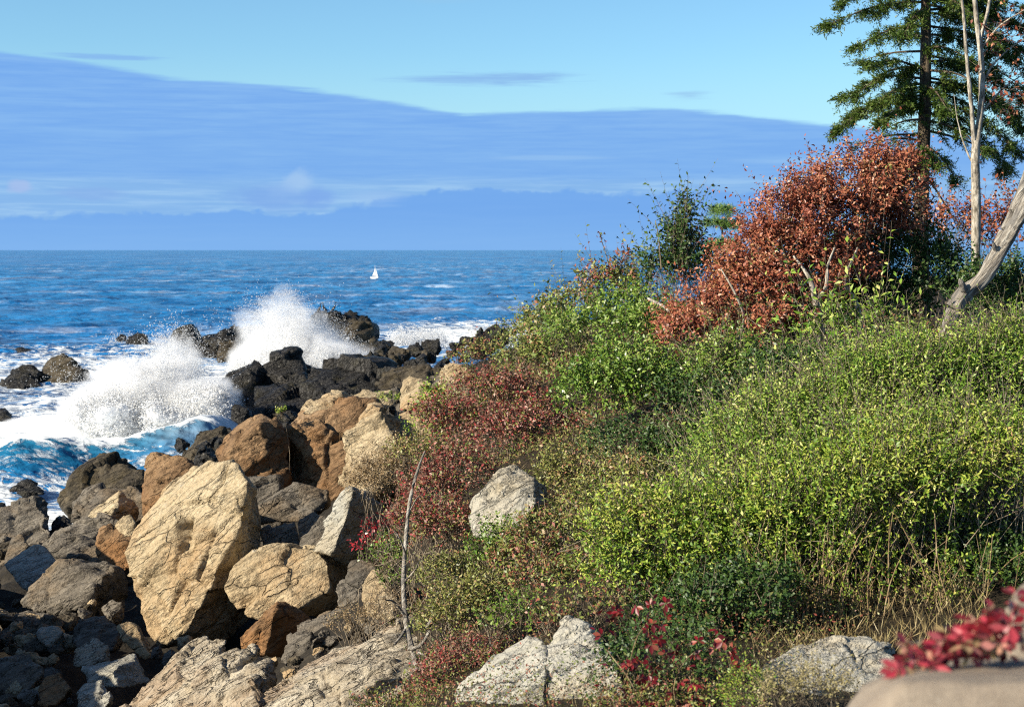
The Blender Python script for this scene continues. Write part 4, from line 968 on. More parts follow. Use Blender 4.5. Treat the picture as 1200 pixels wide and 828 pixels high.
def leaf_cloud(rs, blobs, ntwig, per, ln, asp=0.5, tw=0.22, up=0.7, shell=0.16, lumpy=0.30, keep_ground=True, spiky=0.0, gap=None):
    """blobs: (centre, (rx, ry, rz)); leaves set along short twigs that point out and up"""
    cs = np.array([b[0] for b in blobs], float); rr = np.array([b[1] for b in blobs], float)
    wgt = (rr[:, 0] * rr[:, 2] + rr[:, 0] * rr[:, 1] + rr[:, 1] * rr[:, 2]); wgt /= wgt.sum()
    k = rs.choice(len(blobs), size=ntwig, p=wgt)
    u = unit(rs.normal(size=(ntwig, 3))); u[:, 2] = np.where(u[:, 2] < -0.35, -u[:, 2] * .6, u[:, 2])
    rad = 1 - np.abs(rs.normal(size=ntwig)) * shell
    c0 = cs[k] + u * rr[k] * 1.0
    lum = fbm(c0 * 2.2 / max(0.4, float(rr.mean())) + 3.1, 3)
    rad = np.clip(rad * (1 + lumpy * lum), 0.1, 1.5)
    p = cs[k] + u * rr[k] * rad[:, None]
    if gap is not None:
        keep = perlin(p * gap[0]) > gap[1]
        p, u = p[keep], u[keep]; ntwig = len(p)
    ax = unit(u * 0.6 + np.array([0, 0, up]) + rs.normal(size=(ntwig, 3)) * 0.35)
    tl = tw * rs.uniform(.5, 1.3, size=ntwig)
    if spiky: tl = tl * np.where(rs.rand(ntwig) < spiky, 2.4, 1.0)
    t = (np.arange(per) + 0.3) / per
    B = p[:, None] + ax[:, None] * (tl[:, None] * t[None])[..., None]
    pr = unit(np.cross(ax, rs.normal(size=(ntwig, 3)))); pb = np.cross(ax, pr)
    ph = np.arange(per) * 2.4 + rs.rand(ntwig, 1) * 6.28
    out = np.cos(ph)[..., None] * pr[:, None] + np.sin(ph)[..., None] * pb[:, None]
    D = unit(out * 0.8 + ax[:, None] * 0.55 + rs.normal(size=(ntwig, per, 3)) * 0.25)
    Nn = unit(ax[:, None] * 0.5 + SUN * 0.75 - out * 0.2 + rs.normal(size=(ntwig, per, 3)) * 0.45)
    B = B.reshape(-1, 3); D = D.reshape(-1, 3); Nn = Nn.reshape(-1, 3)
    if keep_ground:
        ok = np.ones(len(B), bool)
        g = ground_z(p[:, 0], p[:, 1]); ok = np.repeat(p[:, 2] > g - 0.05, per)
        B, D, Nn = B[ok], D[ok], Nn[ok]
    l = ln * rs.uniform(.6, 1.25, size=len(B))
    V, Q = leaf_quads(B, D, Nn, l, l * asp * rs.uniform(.8, 1.2, size=len(B)))
    return V, Q, p, ax, tl

def shrub(name, label, cat, blobs_px, d, pal, leaf, dens=1.0, dep=None, asp=0.5, per=7, stems=14, stem_mat='twig', tw=None, seed=None, group=None, up=0.7, stem_r=0.008, shell=0.16, spiky=0.0, lumpy=0.32):
    """blobs_px: (px, py, half width, half height[, distance offset])"""
    _seed[0] += 1
    rs = np.random.RandomState(_seed[0] * 31 + 5)
    bl = []
    for b in blobs_px:
        dd = d + (b[4] if len(b) > 4 else 0)
        rx, rz = b[2] / F * dd, b[3] / F * dd
        bl.append((P(b[0], b[1], dd), (rx, dep if dep else max(rx, rz) * 0.8, rz)))
    area = sum(4 * (a[1][0] * a[1][2] + a[1][0] * a[1][1] + a[1][1] * a[1][2]) for a in bl)
    nleaf = area / (leaf * leaf * asp) * 1.25 * dens
    nt = max(20, int(nleaf / per))
    V, Q, p, ax, tl = leaf_cloud(rs, bl, nt, per, leaf, asp, tw if tw else leaf * 4.5, up, shell=shell, spiky=spiky, lumpy=lumpy)
    c = np.mean([b[0] for b in bl], axis=0)
    root = np.array([c[0], c[1], float(ground_z(c[0], c[1])[0])])
    e = link(name, None, loc=root); tag(e, label, cat, group)
    f = link('foliage', raw_mesh('foliage', V - root, Q, L[pal]), e); tag(f, kind='stuff')
    # twigs that carry the leaves plus main stems from the ground
    paths = []
    for i in np.concatenate([np.argsort(-tl)[:int(len(p) * spiky) + 40], rs.choice(len(p), size=min(len(p), 60), replace=False)]):
        a0 = p[i] - ax[i] * tl[i] * 1.2
        paths.append(np.array([[*(a0 - root), stem_r * .45], [*(p[i] + ax[i] * tl[i] * .5 - root), stem_r * .35], [*(p[i] + ax[i] * tl[i] - root), stem_r * .15]]))
    for i in range(stems):
        b = bl[rs.randint(len(bl))]
        tip = b[0] + unit(rs.normal(size=3) + (0, 0, .6)) * np.array(b[1]) * 0.92
        x0 = b[0] + rs.normal(size=3) * np.array(b[1]) * 0.25; x0[2] = float(ground_z(x0[0], x0[1])[0]) - .05
        mid = (x0 + tip) / 2 + rs.normal(size=3) * 0.12 * np.linalg.norm(tip - x0)
        pt = smooth_path([[*(x0 - root), stem_r], [*(mid - root), stem_r * .7], [*(tip - root), stem_r * .25]], 6)
        paths.append(pt)
    V, Q = tubes(paths, 3)
    tag(link('stems', raw_mesh('stems', V, Q, M[stem_mat], True), e), kind='stuff')
    return e

S = shrub
# the hedge-like mass on the right
S('hedge_shrub', 'tall pale green shrub at the upper left of the hedge mass', 'shrub', [(900, 545, 95, 70), (860, 590, 70, 60), (930, 500, 70, 50)], 12.2, 'privet', .036, 1.2, asp=.38, spiky=.15, lumpy=.5, shell=.2)
S('hedge_shrub', 'pale green shrub crowning the middle of the hedge below the leaning trunk', 'shrub', [(1020, 480, 90, 70), (1075, 445, 80, 50), (980, 510, 70, 60)], 12.4, 'privet', .036, 1.2, asp=.38, spiky=.15, lumpy=.5, shell=.2)
S('hedge_shrub', 'broad shrub in the middle of the hedge, between its crown and its lower front', 'shrub', [(1050, 530, 100, 50), (950, 550, 80, 50), (1140, 520, 80, 46), (880, 600, 60, 50)], 11.7, 'privet', .036, 1.1, asp=.38, spiky=.15, lumpy=.5, shell=.2)
S('hedge_shrub', 'pale green shrub of the hedge at the right edge of the frame', 'shrub', [(1150, 455, 80, 65), (1215, 430, 80, 60), (1120, 500, 80, 60)], 12.5, 'privet', .036, 1.2, asp=.38, spiky=.15, lumpy=.5, shell=.2)
S('hedge_shrub', 'lower front shrub of the hedge with bare tan stems showing beneath', 'shrub', [(970, 590, 90, 55), (1040, 560, 90, 60), (910, 625, 60, 50), (965, 640, 60, 34)], 11.2, 'yellowgreen', .038, .95, stems=10, asp=.34, spiky=.12, lumpy=.5, shell=.2)
S('hedge_shrub', 'lower right shrub of the hedge, thinning to twigs underneath', 'shrub', [(1110, 575, 90, 55), (1170, 545, 70, 60), (1080, 615, 60, 38)], 11.3, 'yellowgreen', .038, .8, stems=10, asp=.34, spiky=.12, lumpy=.5, shell=.2)
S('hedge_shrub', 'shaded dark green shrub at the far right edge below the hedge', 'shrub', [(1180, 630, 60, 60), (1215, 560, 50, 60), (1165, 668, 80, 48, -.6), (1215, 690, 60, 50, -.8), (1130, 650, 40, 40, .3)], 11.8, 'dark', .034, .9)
S('hedge_shrub', 'bright yellow green shrub left of the bare hedge stems', 'shrub', [(850, 655, 75, 60), (800, 630, 70, 60), (880, 620, 60, 60)], 11.3, 'yellowgreen', .038, 1.1, asp=.4, spiky=.12, lumpy=.5, shell=.2)
S('hedge_shrub', 'yellow green shrub spilling down above the red creeper', 'shrub', [(755, 640, 60, 55), (735, 680, 55, 40), (790, 685, 60, 48), (720, 620, 40, 40)], 11.4, 'yellowgreen', .038, 1.0, asp=.4, spiky=.12, lumpy=.5, shell=.2)
S('hedge_shrub', 'dark shaded shrub beneath the hedge beside the red creeper', 'shrub', [(850, 720, 70, 45), (800, 735, 60, 40), (890, 700, 50, 40)], 10.4, 'dark', .036, 1.0)

def bare_stems():
    rs = np.random.RandomState(21); paths = []
    e = link('stem_thicket', None, loc=P(1010, 745, 10.5)); o0 = np.array(e.location)
    tag(e, 'fan of bare tan stems at the foot of the hedge', 'shrub')
    for i in range(210):
        px = rs.uniform(890, 1150); d = rs.uniform(10.5, 11.6)
        b = P(px, 745 + rs.uniform(-8, 12), d); lean = (px - 1010) / 200 * 0.4 + rs.normal() * 0.34
        h = rs.uniform(.25, .85)
        tip = b + np.array([lean * h, rs.normal() * .15, h]); mid = (b + tip) / 2 + rs.normal(size=3) * .07 * h + (0, 0, .05)
        r = rs.uniform(.003, .0065)
        paths.append(smooth_path([[*(b - o0), r], [*(mid - o0), r * .8], [*(tip - o0), r * .45]], 7))
        if rs.rand() < .7:
            t2 = mid + np.array([rs.normal() * .16, rs.normal() * .1, rs.uniform(.12, .35)])
            paths.append(np.array([[*(mid - o0), r * .6], [*((mid + t2) / 2 + rs.normal(size=3) * .015 - o0), r * .5], [*(t2 - o0), r * .25]]))
    V, Q = tubes(paths, 4)
    tag(link('stems', raw_mesh('stems', V, Q, M['stem'], True), e), kind='stuff')
    # sparse leaves carried on them
    n = 6000
    k = rs.randint(len(paths), size=n); f = rs.rand(n) ** .6
    pos = np.array([paths[a][min(len(paths[a]) - 1, int(b * len(paths[a])))][:3] for a, b in zip(k, f)]) + rs.normal(size=(n, 3)) * .012
    ln = .03 * rs.uniform(.6, 1.2, n)
    V, Q = leaf_quads(pos, unit(rs.normal(size=(n, 3)) + (0, 0, .4)), unit(rs.normal(size=(n, 3))), ln, ln * .45)
    tag(link('foliage', raw_mesh('foliage', V, Q, L['yellowgreen']), e), kind='stuff')
bare_stems()

# hill behind, from the skyline down
S('shrub', 'mid green shrub on the seaward skyline next to the black boulders', 'shrub', [(612, 400, 24, 13), (642, 387, 34, 17)], 34, 'hill', .085, 1.1)
S('shrub', 'green shrub on the skyline below the spindly stems', 'shrub', [(672, 366, 36, 24), (648, 384, 36, 22)], 32, 'hill', .085, 1.1, spiky=.05)
S('shrub', 'russet topped shrub at the crest under the tallest spindly stem', 'shrub', [(712, 345, 34, 26), (700, 330, 20, 16), (738, 335, 24, 24)], 30, 'mixed', .085, 1.0, spiky=.08)
S('shrub', 'broad green shrub under the russet crest', 'shrub', [(690, 395, 55, 32), (735, 372, 45, 34)], 28, 'green', .08, 1.0)
S('shrub', 'green and russet shrub sloping down to the pale skyline rock', 'shrub', [(615, 428, 36, 22), (650, 414, 44, 26)], 29.5, 'hill', .08, 1.1)
S('shrub', 'low red bush on the rocks beside the long black ledge', 'shrub', [(553, 424, 20, 12), (570, 412, 18, 12)], 38, 'mixed', .09, .9)
S('shrub', 'bright glossy green rounded shrub left of the dark hollow', 'shrub', [(735, 450, 62, 44), (700, 470, 48, 40), (770, 470, 46, 42)], 20, 'green', .062, 1.2)
S('shrub', 'green shrub between the glossy shrub and the red brown tree', 'shrub', [(770, 385, 36, 34), (745, 400, 40, 30)], 24, 'green', .07, 1.0)
S('shrub', 'shrub with dark leaves as shade in the hollow left of the hedge', 'shrub', [(815, 480, 48, 46), (845, 495, 46, 40), (800, 530, 45, 35)], 16.4, 'dark', .05, .8, shell=.3)  # dark leaf colour paints the shaded gap beside the hedge
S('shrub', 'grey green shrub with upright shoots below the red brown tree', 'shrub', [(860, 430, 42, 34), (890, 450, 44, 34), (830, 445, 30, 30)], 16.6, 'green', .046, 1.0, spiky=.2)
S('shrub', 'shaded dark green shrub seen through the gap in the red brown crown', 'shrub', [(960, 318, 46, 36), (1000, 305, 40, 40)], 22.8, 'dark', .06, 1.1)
S('leafy_plant', 'fresh bright green plant with drooping leaves in front of the red brown tree', 'plant', [(985, 395, 34, 30), (950, 408, 26, 26), (1022, 392, 28, 28)], 16, 'privet', .085, .9, asp=.36, per=6, spiky=.25, stems=20)
S('shrub', 'green shrub darkened as shade between the bright plant and the hedge top', 'shrub', [(925, 440, 45, 24), (980, 435, 50, 22), (870, 470, 34, 26)], 15, 'dark', .045, 1.0)  # leaves darkened to paint shade above the hedge top
S('shrub', 'dark green undergrowth shrub right of the leaning dead trunk', 'shrub', [(1185, 370, 50, 36), (1160, 350, 40, 40), (1210, 340, 40, 40)], 17.5, 'dark', .05, 1.1)
S('shrub', 'shaded dark shrub filling the gap under the spruce', 'shrub', [(1075, 325, 44, 66), (1110, 350, 44, 50), (1040, 365, 46, 44), (1000, 350, 50, 56, .8), (1040, 300, 40, 50, .8)], 22.0, 'dark', .065, 1.1)
S('shrub', 'reddish leaved shrub below the bare pale tree', 'shrub', [(1120, 275, 40, 36), (1165, 280, 40, 40), (1190, 260, 30, 30)], 25, 'redbrown', .075, .55, stems=24, spiky=.15)
S('shrub', 'tall dark leaved shrub with stiff shoots against the sea horizon', 'shrub', [(800, 298, 17, 36), (784, 324, 28, 28), (816, 322, 18, 28), (803, 258, 6, 22), (790, 284, 10, 22)], 27.5, 'dark', .085, 1.6, spiky=.2, stems=22, up=1.1)
S('shrub', 'crimson and brown low shrub at the top of the red carpet', 'shrub', [(575, 462, 44, 26), (610, 478, 40, 26)], 25, 'red', .058, 1.0)
S('shrub', 'red carpet shrub above the dead sapling tip', 'shrub', [(548, 505, 46, 26), (520, 490, 34, 22)], 24, 'red', .055, 1.0)
S('shrub', 'red carpet shrub in the middle of the slope left of the glossy shrub', 'shrub', [(625, 505, 46, 34), (590, 515, 40, 28)], 21.5, 'red', .052, 1.0)
S('shrub', 'red twiggy shrub directly left of the limestone outcrop', 'shrub', [(535, 560, 44, 34), (505, 585, 38, 28)], 18.6, 'red', .046, 1.0)
S('shrub', 'yellow green clump on top of the tan outcrop rocks', 'shrub', [(512, 478, 24, 20), (500, 505, 20, 14)], 28.5, 'yellowgreen', .07, .9)
S('shrub', 'dry brown bush hanging over the pale fin of rock', 'shrub', [(455, 560, 40, 26), (480, 545, 34, 24), (430, 572, 24, 16)], 22.5, 'dry', .045, .9, stems=26, asp=.3)
S('shrub', 'green and brown tuft at the base of the dry bush', 'shrub', [(490, 535, 30, 20), (515, 545, 28, 18)], 21.5, 'olive', .045, .9)
S('shrub', 'red brown carpet shrub crossed by the dead sapling', 'shrub', [(500, 620, 46, 32), (535, 625, 44, 32)], 16.9, 'red', .042, .9, stems=30)
S('shrub', 'olive shrub right of the limestone outcrop with bare twigs', 'shrub', [(680, 555, 48, 36), (655, 580, 36, 26)], 17.5, 'olive', .045, 1.0, stems=26)
S('shrub', 'tan and green shrub between the limestone outcrop and the hedge', 'shrub', [(715, 590, 44, 32), (690, 610, 40, 30), (745, 570, 40, 30)], 15, 'olive', .042, 1.0)
S('shrub', 'green shrub darkened as shade below the dark hollow at the edge of the hedge', 'shrub', [(740, 530, 50, 32), (785, 548, 40, 34)], 16.8, 'dark', .046, .9)  # leaves darkened to carry the shadow gap along the hedge edge
S('shrub', 'fresh green clump under the limestone outcrop', 'shrub', [(590, 640, 32, 24), (575, 660, 26, 22)], 14.6, 'green', .04, .9)
S('shrub', 'mixed red and green shrub downhill of the limestone outcrop', 'shrub', [(645, 635, 46, 32), (620, 660, 40, 26)], 14.2, 'mixed', .042, 1.0)
S('shrub', 'crimson flecked shrub in the middle of the lower slope', 'shrub', [(640, 690, 44, 28), (680, 680, 40, 28)], 12.8, 'mixed', .04, 1.0)
S('shrub', 'olive brown shrub beside the dead sapling, above the grey outcrops', 'shrub', [(548, 715, 40, 30), (520, 735, 34, 28), (575, 700, 36, 24)], 13, 'olive', .034, .9, stems=24)
S('shrub', 'small olive shrub right of the dead sapling base', 'shrub', [(520, 680, 34, 22), (555, 672, 36, 20)], 14.8, 'olive', .034, .9, stems=20)
S('shrub', 'low red shrub creeping along the left flank of the grey outcrop', 'shrub', [(520, 790, 30, 24), (555, 770, 34, 18), (500, 815, 22, 20)], 11.4, 'red', .026, .9)
S('shrub', 'green clump above the cleft of the grey outcrops', 'shrub', [(610, 722, 30, 16), (585, 735, 24, 12)], 11.4, 'green', .034, .8)
S('shrub', 'russet sprigs at the top of the cleft in the grey outcrops', 'shrub', [(650, 728, 26, 18), (690, 712, 30, 18)], 10.4, 'mixed', .034, .6)
S('shrub', 'low russet plants at the bottom edge left of the grey outcrop', 'shrub', [(470, 838, 50, 22), (520, 838, 30, 20)], 10.6, 'mixed', .028, .7)
S('undergrowth', 'dark low undergrowth along the bottom edge right of the grey outcrop', 'undergrowth', [(740, 838, 50, 22), (830, 838, 60, 22)], 8.5, 'mixed', .026, .7)
S('shrub', 'red leaved sprig growing beside the pale fin of rock', 'shrub', [(438, 640, 18, 14), (450, 625, 16, 14)], 21, 'crimson', .06, .5, stems=8)
S('shrub', 'small green bush left of the dead sapling', 'shrub', [(455, 655, 20, 18), (462, 685, 16, 14)], 18, 'green', .04, .7)
S('shrub', 'bare grey twiggy bush at the head of the pale ledge', 'shrub', [(420, 730, 36, 18), (460, 715, 30, 22)], 16.4, 'dry', .022, .25, stems=60, stem_r=.006)
S('shrub', 'green tuft growing on the rocks above the tan outcrop', 'shrub', [(455, 469, 11, 6)], 33.5, 'yellowgreen', .05, .7, stems=4, tw=.15)
S('shrub', 'tiny green sprig on top of the orange brown boulder', 'shrub', [(330, 483, 4, 3)], 35.6, 'yellowgreen', .05, .5, stems=3, tw=.12)
S('seed_plant', 'dry yellow seed heads in front of the pale round topped rock', 'plant', [(955, 805, 34, 26), (915, 815, 30, 24), (985, 815, 24, 20)], 7.6, 'goldenrod', .016, .5, stems=40, stem_r=.002, asp=.4, spiky=.3)
S('seed_plant', 'yellow green weeds at the bottom left of the pale round topped rock', 'plant', [(880, 810, 26, 24), (860, 830, 30, 20)], 7.9, 'yellowgreen', .02, .5, stems=30, stem_r=.002, asp=.4, spiky=.3)

S('shrub', 'dark undergrowth showing beneath the red brown crown, left of its pale limbs', 'shrub', [(930, 385, 52, 34), (880, 400, 44, 26), (965, 360, 36, 44)], 22.2, 'dark', .06, 1.0)
S('undergrowth', 'low dark undergrowth among the crimson creeper leaves', 'undergrowth', [(775, 775, 60, 44), (735, 800, 44, 36), (835, 785, 44, 30), (800, 820, 60, 20)], 9.0, 'dark', .03, .55, stems=40, stem_r=.003)
S('hedge_shrub', 'dark leaves added as the shade inside the hedge behind the bare tan stems', 'shrub', [(1010, 665, 110, 46), (1110, 655, 60, 44), (930, 690, 50, 36)], 12.0, 'dark', .036, .8)  # dark foliage added in place of the deep shade inside the hedge
# red brown tree ----------------------------------------------------
def red_tree():
    rs = np.random.RandomState(51); d = 21.0
    root = P(960, 415, d); root[2] = float(ground_z(root[0], root[1])[0])
    e = link('red_tree', None, loc=root)
    tag(e, 'broad low tree with dense red brown autumn leaves and pale limbs', 'tree')
    bl = [(960, 262, 70, 60, .4), (1010, 232, 62, 50, .6), (914, 292, 50, 48, .2), (876, 334, 48, 46, 0), (830, 372, 42, 44, -.2), (1045, 262, 34, 44, 1.0), (925, 345, 60, 46, -.1), (985, 320, 44, 34, .5), (1042, 212, 32, 34, .9), (900, 385, 44, 28, -.4), (800, 395, 22, 26, -.2)]
    blobs = []
    for a, b, w, h, dd in bl:
        rx, rz = w / F * d, h / F * d; blobs.append((P(a, b, d + dd), (rx, .62, rz)))
    V, Q, p, ax, tl = leaf_cloud(rs, blobs, 9000, 8, .060, .5, .24, .55, shell=.26, lumpy=.75, spiky=.10, gap=(2.3, -.17))
    tag(link('crown', raw_mesh('crown', V - root, Q, L['redbrown']), e), kind='stuff')
    paths = []
    for i in rs.choice(len(p), size=500, replace=False):
        a0 = p[i] - ax[i] * tl[i]
        paths.append(np.array([[*(a0 - root), .006], [*(p[i] + ax[i] * tl[i] * .4 - root), .005], [*(p[i] + ax[i] * tl[i] * 1.1 - root), .002]]))
    for px, py in ((945, 165), (948, 172), (912, 205), (925, 200), (960, 180), (983, 178), (1000, 165), (880, 232), (895, 222)):   # bare shoots over the crown
        b = P(px + 6, py + 45, d + .4) - root; t_ = P(px, py, d + .4) - root
        paths.append(np.array([[*b, .006], [*((b + t_) / 2 + rs.normal(size=3) * .02), .0045], [*t_, .002]]))
    V, Q = tubes(paths, 3)
    tag(link('twigs', raw_mesh('twigs', V, Q, M['twig'], True), e), kind='stuff')
    limbs = [[(965, 420, .1, .07), (960, 375, -.45, .05), (955, 350, -.62, .042), (948, 325, -.66, .028), (930, 300, -.5, .014)],
             [(958, 352, -.62, .032), (968, 335, -.66, .026), (970, 312, -.6, .018), (978, 290, -.4, .010)],
             [(860, 415, -.2, .035), (872, 375, -.6, .022), (862, 345, -.72, .016), (845, 315, -.6, .008)],
             [(1010, 415, .2, .05), (1005, 360, -.1, .035), (990, 330, -.2, .022), (1005, 290, -.1, .012)],
             [(760, 350, 1.2, .02), (782, 362, .2, .022), (800, 385, -.1, .028), (830, 415, .1, .035)]]
    for lb in limbs:
        pt = [[*(P(a, b, d + c - .22) - root), r] for a, b, c, r in lb]
        V, Q = tubes([smooth_path(pt, 16)], 7)
        link('limb', raw_mesh('limb', V, Q, M['white_bark'], True), e)
red_tree()

# spruce --------------------------------------------------------------
def spruce():
    rs = np.random.RandomState(61); d = 28.0
    top = P(1086, -190, d); base = P(1078, 330, d); base[2] = float(ground_z(base[0], base[1])[0]) - .1
    e = link('spruce_tree', None, loc=base)
    tag(e, 'tall dark spruce with drooping tiers of needles', 'tree')
    tr = [[*(base - base), .17], [*(P(1080, 240, d) - base), .125], [*(P(1084, 120, d) - base), .105], [*(P(1085, 0, d) - base), .085], [*(P(1085, -100, d) - base), .05], [*(top - base), .01]]
    V, Q = tubes([smooth_path(tr, 40)], 10)
    V = V + 0.006 * np.stack([perlin(V * 9 + k * 7) for k in range(3)], 1)
    link('trunk', raw_mesh('trunk', V, Q, M['bark'], True), e)
    def branch(px0, py0, tip, dd, droop, dense):
        a = P(px0, py0, d) - base; t_ = P(tip[0], tip[1], d + dd) - base
        m = (a + t_) / 2 + np.array([0, 0, droop]); ln = np.linalg.norm(t_ - a)
        pts = smooth_path([[*a, .026], [*m, .017], [*t_, .005]], 14)
        br.append(pts)
        k = int(ln * 25 * dense)
        k = int(k * 1.35); cl = np.linspace(.2, 1, max(3, int(ln * 2.6))) + rs.normal(size=max(3, int(ln * 2.6))) * .03
        s = np.clip(cl[rs.randint(len(cl), size=k)] + rs.normal(size=k) * .045, .1, 1)
        for si in s:
            q = pts[min(13, int(si * 13.99))][:3] + rs.normal(size=3) * .02
            fwd = unit((t_ - a)[None])[0]
            side = np.cross(fwd, (0, 0, 1)); side *= rs.choice([-1, 1])
            dr = unit((fwd * rs.uniform(.2, .9) + side * rs.uniform(.1, .9) + np.array([0, 0, rs.uniform(-.5, .15)]))[None])[0]
            L_ = rs.uniform(.12, .28) * (1.15 - .3 * si) * rs.choice([.7, 1, 1.25])
            end = q + dr * L_ + np.array([0, 0, -.06])
            tw.append(np.array([[*q, .005], [*end, .002]]))
            # sub twigs with needles
            for j in range(5):
                f = rs.uniform(.1, 1); qq = q + (end - q) * f
                dj = unit((dr + rs.normal(size=3) * .65 + (0, 0, -.1))[None])[0]
                ns.append((qq, dj, rs.uniform(.07, .16)))
            ns.append((q + dr * L_ * .4, dr, L_ * .6))
    br, tw, ns = [], [], []
    B = [(1085, 2, (972, 28), -.6, .12, 1.3), (1085, -6, (990, 2), .3, .16, 1.2), (1084, 30, (1008, 52), -.9, .10, 1.1), (1084, 44, (1035, 40), .8, .06, .8),
         (1084, 60, (1012, 70), .9, .05, .35),
         (1083, 78, (1006, 108), -.5, .16, 1.5), (1083, 82, (1020, 74), -1.0, .10, 1.2), (1083, 92, (992, 112), .5, .18, 1.3), (1083, 98, (1030, 118), -1.3, .1, 1.4),
         (1083, 112, (982, 150), -.3, .22, 1.8), (1083, 116, (1000, 138), .8, .18, 1.5), (1083, 122, (1034, 140), -1.4, .1, 1.4), (1082, 128, (1010, 128), 1.1, .1, 1.1),
         (1082, 140, (1040, 150), -1, .05, .25), (1082, 158, (1004, 170), .2, .08, .35), (1082, 165, (1028, 166), -.7, .05, .2), (1081, 170, (1118, 206), -.9, .10, 1.3), (1081, 174, (1062, 196), -1.0, .10, 1.2), (1081, 180, (1092, 192), -1.2, .06, 1.3),
         (1085, 5, (1160, 40), -.4, .12, 1.2), (1085, 12, (1196, 30), .8, .18, 1.2), (1085, -8, (1215, 18), .2, .2, 1.1), (1084, 40, (1150, 62), .8, .1, .9), (1084, 56, (1130, 66), -1, .08, 1.1),
         (1084, 72, (1206, 105), .4, .24, 1.4), (1083, 82, (1165, 112), -.6, .14, 1.0), (1083, 96, (1215, 152), .3, .3, 1.3), (1083, 104, (1190, 176), .9, .25, 1.1), (1083, 120, (1180, 165), -.3, .2, .9), (1082, 130, (1170, 196), .6, .22, 1.0), (1082, 140, (1150, 172), -.8, .1, .7), (1082, 152, (1200, 212), .4, .2, .4), (1081, 200, (1120, 262), .6, .05, .2),
         (1084, 30, (1200, 78), 1.0, .2, 1.7), (1083, 64, (1212, 130), .9, .26, 1.7), (1083, 90, (1196, 150), 1.1, .24, 1.6), (1083, 118, (1176, 190), .8, .2, 1.4), (1084, 14, (1190, 56), .9, .16, 1.6),
         (1084, 10, (1060, 40), -1.5, .1, 1.3), (1083, 100, (1110, 128), -1.5, .1, 1.0)]
    for b in B: branch(*b)
    for i in range(34):   # above the frame
        f = rs.rand(); py = -5 - f * 175; ln = (1 - f) * 95 + 14; a = rs.uniform(0, 6.28)
        branch(1085, py, (1085 + math.cos(a) * ln, py + ln * .3), math.sin(a) * ln / F * d, .1, .8)
    V, Q = tubes(br, 5)
    link('branches', raw_mesh('branches', V, Q, M['bark'], True), e)['kind'] = 'stuff'
    V, Q = tubes(tw, 3)
    link('twigs', raw_mesh('twigs', V, Q, M['bark'], True), e)['kind'] = 'stuff'
    # needles: blades set round each shoot
    per = 8
    q = np.array([n[0] for n in ns]); dj = np.array([n[1] for n in ns]); ll = np.array([n[2] for n in ns])
    n = len(q); t = (np.arange(per) + .2) / per
    Bp = (q[:, None] + dj[:, None] * (ll[:, None] * t)[..., None]).reshape(-1, 3)
    D = unit(np.repeat(dj, per, 0) * .75 + rs.normal(size=(n * per, 3)) * .5 + (0, 0, .08))
    l = rs.uniform(.04, .068, n * per)
    V, Q = leaf_quads(Bp, D, unit(rs.normal(size=(n * per, 3))), l, l * .28, 0)
    tag(link('needles', raw_mesh('needles', V, Q, L['needle']), e), kind='stuff')
spruce()

